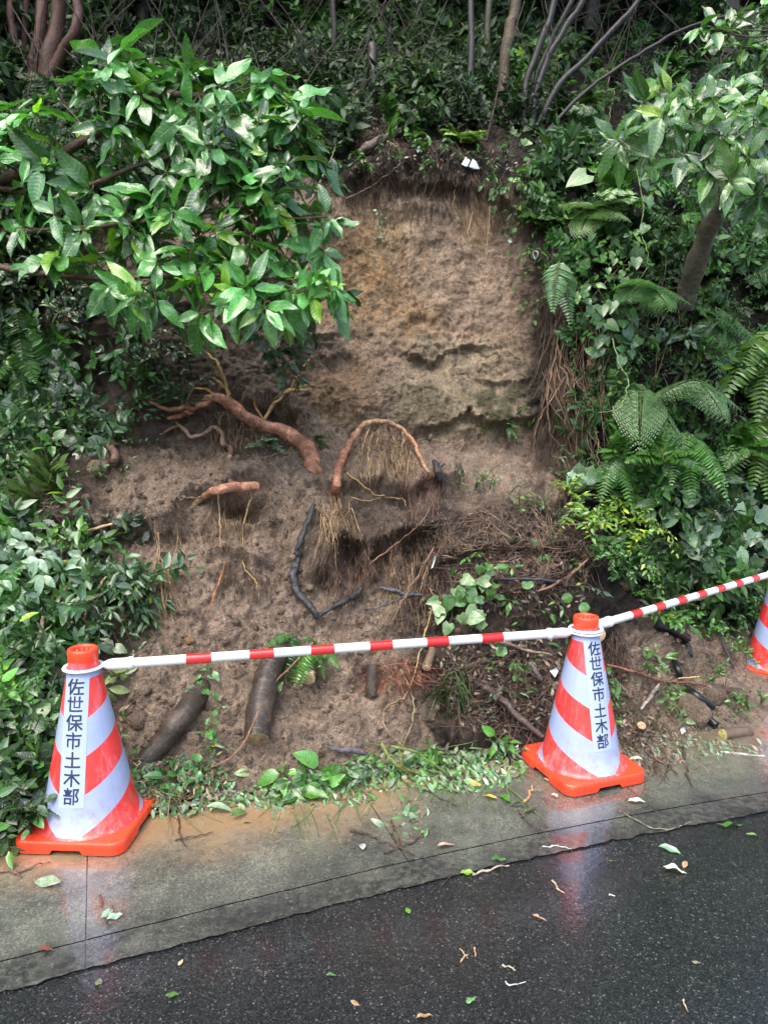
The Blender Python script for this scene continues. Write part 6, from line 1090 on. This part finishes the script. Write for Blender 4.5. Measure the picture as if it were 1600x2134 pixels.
TWG = [([(365, 1752), (405, 1745), (445, 1735)], 2, 'thin dark twig on the brown mud film right of the nearest cone', DK), ([(372, 1702), (376, 1740), (388, 1765)], 2.2, 'curved dark twig crossing the thin one near the nearest cone', DK), ([(730, 1732), (770, 1742), (815, 1762), (865, 1784)], 3, 'dark twig lying under the litter heap toward the joint', DK),
 ([(800, 1780), (850, 1760), (905, 1722)], 2.4, 'dark twig sticking out right of the litter heap', DK), ([(815, 1710), (826, 1745), (840, 1770)], 3, 'bent black twig in the litter heap on the gutter', DK), ([(870, 1640), (920, 1665), (950, 1680)], 1.8, 'fine twig reaching onto the gutter from the leaf heap', DK), ([(1080, 1690), (1098, 1712), (1110, 1722)], 3, 'short dark twig end below the green leaves', DK),
 ([(985, 1825), (1020, 1812), (1060, 1806)], 3.2, 'pale straight twig on the asphalt edge', L3(.45, .33, .25)), ([(920, 1845), (945, 1822), (965, 1808)], 1.6, 'thin dark stem beside the pale straight twig', DK), ([(1092, 1672), (1102, 1655), (1110, 1638)], 4, 'orange brown wood splinter left of the middle cone base', L3(.5, .27, .14)), ([(1150, 1836), (1160, 1850), (1175, 1862)], 2.8, 'tan wood chip on the asphalt in the cone reflection', L3(.5, .34, .22)),
 ([(1110, 1908), (1125, 1912), (1138, 1920)], 3, 'tan wood chip on the asphalt left of the reflection', L3(.48, .3, .18)), ([(958, 1978), (966, 1988), (974, 1998)], 1.8, 'slim tan chip crossing another in mid asphalt', L3(.55, .4, .22)), ([(960, 2005), (970, 1996), (975, 1990)], 2.2, 'chip touching the slim tan one', L3(.5, .33, .2)), ([(988, 1976), (990, 1994)], 2.4, 'upright tan chip beside the crossing pair', L3(.5, .33, .2)),
 ([(1046, 2013), (1060, 2018), (1074, 2024)], 3, 'pale chip below the crossing pair', L3(.6, .5, .38)), ([(1052, 2046), (1064, 2056), (1095, 2047)], 2, 'pale bent stem on the lower asphalt', L3(.5, .5, .46)), ([(1423, 2084), (1428, 2098), (1433, 2110)], 2.4, 'tan twig at the lower right of the road', L3(.45, .32, .2)), ([(1130, 1765), (1160, 1766), (1190, 1770)], 2., 'pale straw on the gutter lip in the cone reflection', L3(.5, .5, .46)),
 ([(208, 1868), (213, 1880), (205, 1892)], 3, 'red brown stalk on the gutter below the nearest cone', L3(.22, .06, .04)), ([(236, 1888), (222, 1922), (232, 1932)], 1.8, 'dark bent twig over the twin pale leaves', DK), ([(30, 1822), (70, 1808), (105, 1798)], 3, 'brown twig poking from under the nearest cone at the left', L3(.2, .11, .08)), ([(0, 1818), (30, 1820), (45, 1828)], 3, 'brown twig at the left edge of the picture by the gutter', L3(.2, .11, .08)),
 ([(1420, 1545), (1428, 1590), (1440, 1640)], 4.5, 'thick dark root tip reaching onto the gutter right of the middle cone', L3(.07, .045, .035)), ([(1330, 1560), (1380, 1590), (1410, 1616)], 3.5, 'dark root beside the root tip on the gutter', L3(.07, .045, .035)), ([(1290, 1690), (1350, 1722), (1400, 1728), (1440, 1712)], 1.6, 'thin curling vine stem on the gutter lip at the right', L3(.25, .22, .14)), ([(1135, 1624), (1165, 1640), (1195, 1655)], 2.4, 'tan splinters tucked under the middle cone base', L3(.45, .27, .16)), ([(1268, 1866), (1280, 1868)], 2.2, 'tiny pale chip right of the reflection', L3(.6, .56, .5))]
for pts, r, lab, col in TWG:
    a = np.array(pts, float); p = G(a[:, 0], a[:, 1], .014); eyy = np.interp(p[:, 0], ex, ey); low_ = p[:, 1] < eyy - .03; p[low_] = G(a[low_, 0], a[low_, 1], .006); p[:, 2] += rpx(r, p) * .6
    if pts[0][1] < 1600: p[0] = S(*pts[0], .02)
    bb = Buf(); tube(bb, p, rpx([r * .8, r * .4], p), col, 6, 9, True, .45); tag(bb.build('twig', M['bark'], None, True, p[0]), lab, 'twig', 'twigs on the gutter and road')
# scraps
M['paper'] = plain('white_scrap', (.72, .76, .78), .5)
def scrap(pts, lab, cat, nm, off=.03, closed=True):
    p = SP([(x, y, off) for x, y in pts]); c = p.mean(0); n = unit([0, -1, .4]); v = np.concatenate([p, p - n * .006]); k = len(p); v[1] += n * .012
    b2 = Buf(); 
    for i in range(1, k - 1): b2.add(v, [[0, i, i + 1], [k, k + i + 1, k + i]], (.8, .8, .8))
    for i in range(k): b2.add(v, [[i, i + k, (i + 1) % k + k, (i + 1) % k]], (.8, .8, .8))
    tag(b2.build(nm, M['paper'], None, False, c), lab, cat)
scrap([(961, 342), (970, 329), (979, 334), (973, 347)], 'left piece of white paper on the rim of the scar', 'paper', 'paper_scrap')
scrap([(977, 347), (984, 334), (992, 336), (999, 352), (988, 352)], 'right piece of white paper on the rim of the scar', 'paper', 'paper_scrap')
scrap([(867, 313), (872, 306), (877, 311), (871, 318)], 'small white scrap in the dark soil over the scar', 'scrap', 'plastic_scrap')
scrap([(1066, 1575), (1072, 1556), (1080, 1552), (1078, 1570), (1072, 1582)], 'white plastic scrap beside the left corner of the middle cone base', 'plastic', 'plastic_scrap')
scrap([(1417, 1520), (1424, 1516), (1428, 1524), (1420, 1530)], 'white plastic scrap right of the litter behind the middle cone', 'plastic', 'plastic_scrap')
scrap([(1058, 500), (1063, 496), (1067, 503), (1062, 507)], 'white pebble like scrap high on the right of the scar face', 'scrap', 'plastic_scrap', .02)
scrap([(898, 1185), (905, 1158), (909, 1160), (902, 1182)], 'narrow white bark splinter on the dark soil', 'bark', 'bark_splinter', .03)
scrap([(1145, 1398), (1158, 1392), (1163, 1398), (1156, 1412), (1151, 1404)], 'pale leaf scrap just left of the middle cone', 'scrap', 'leaf_scrap', .04)
p = SP([(1110, 524, .02), (1119, 524, .02), (1120, 533, .02), (1115, 540, .02), (1111, 532, .02), (1110, 524, .02)]); b2 = Buf(); tube(b2, p, .003, (.8, .8, .8), 6, 3); tag(b2.build('plastic_ring', M['paper'], None, True, p[0]), 'small white ring on the dark right edge of the scar', 'ring')
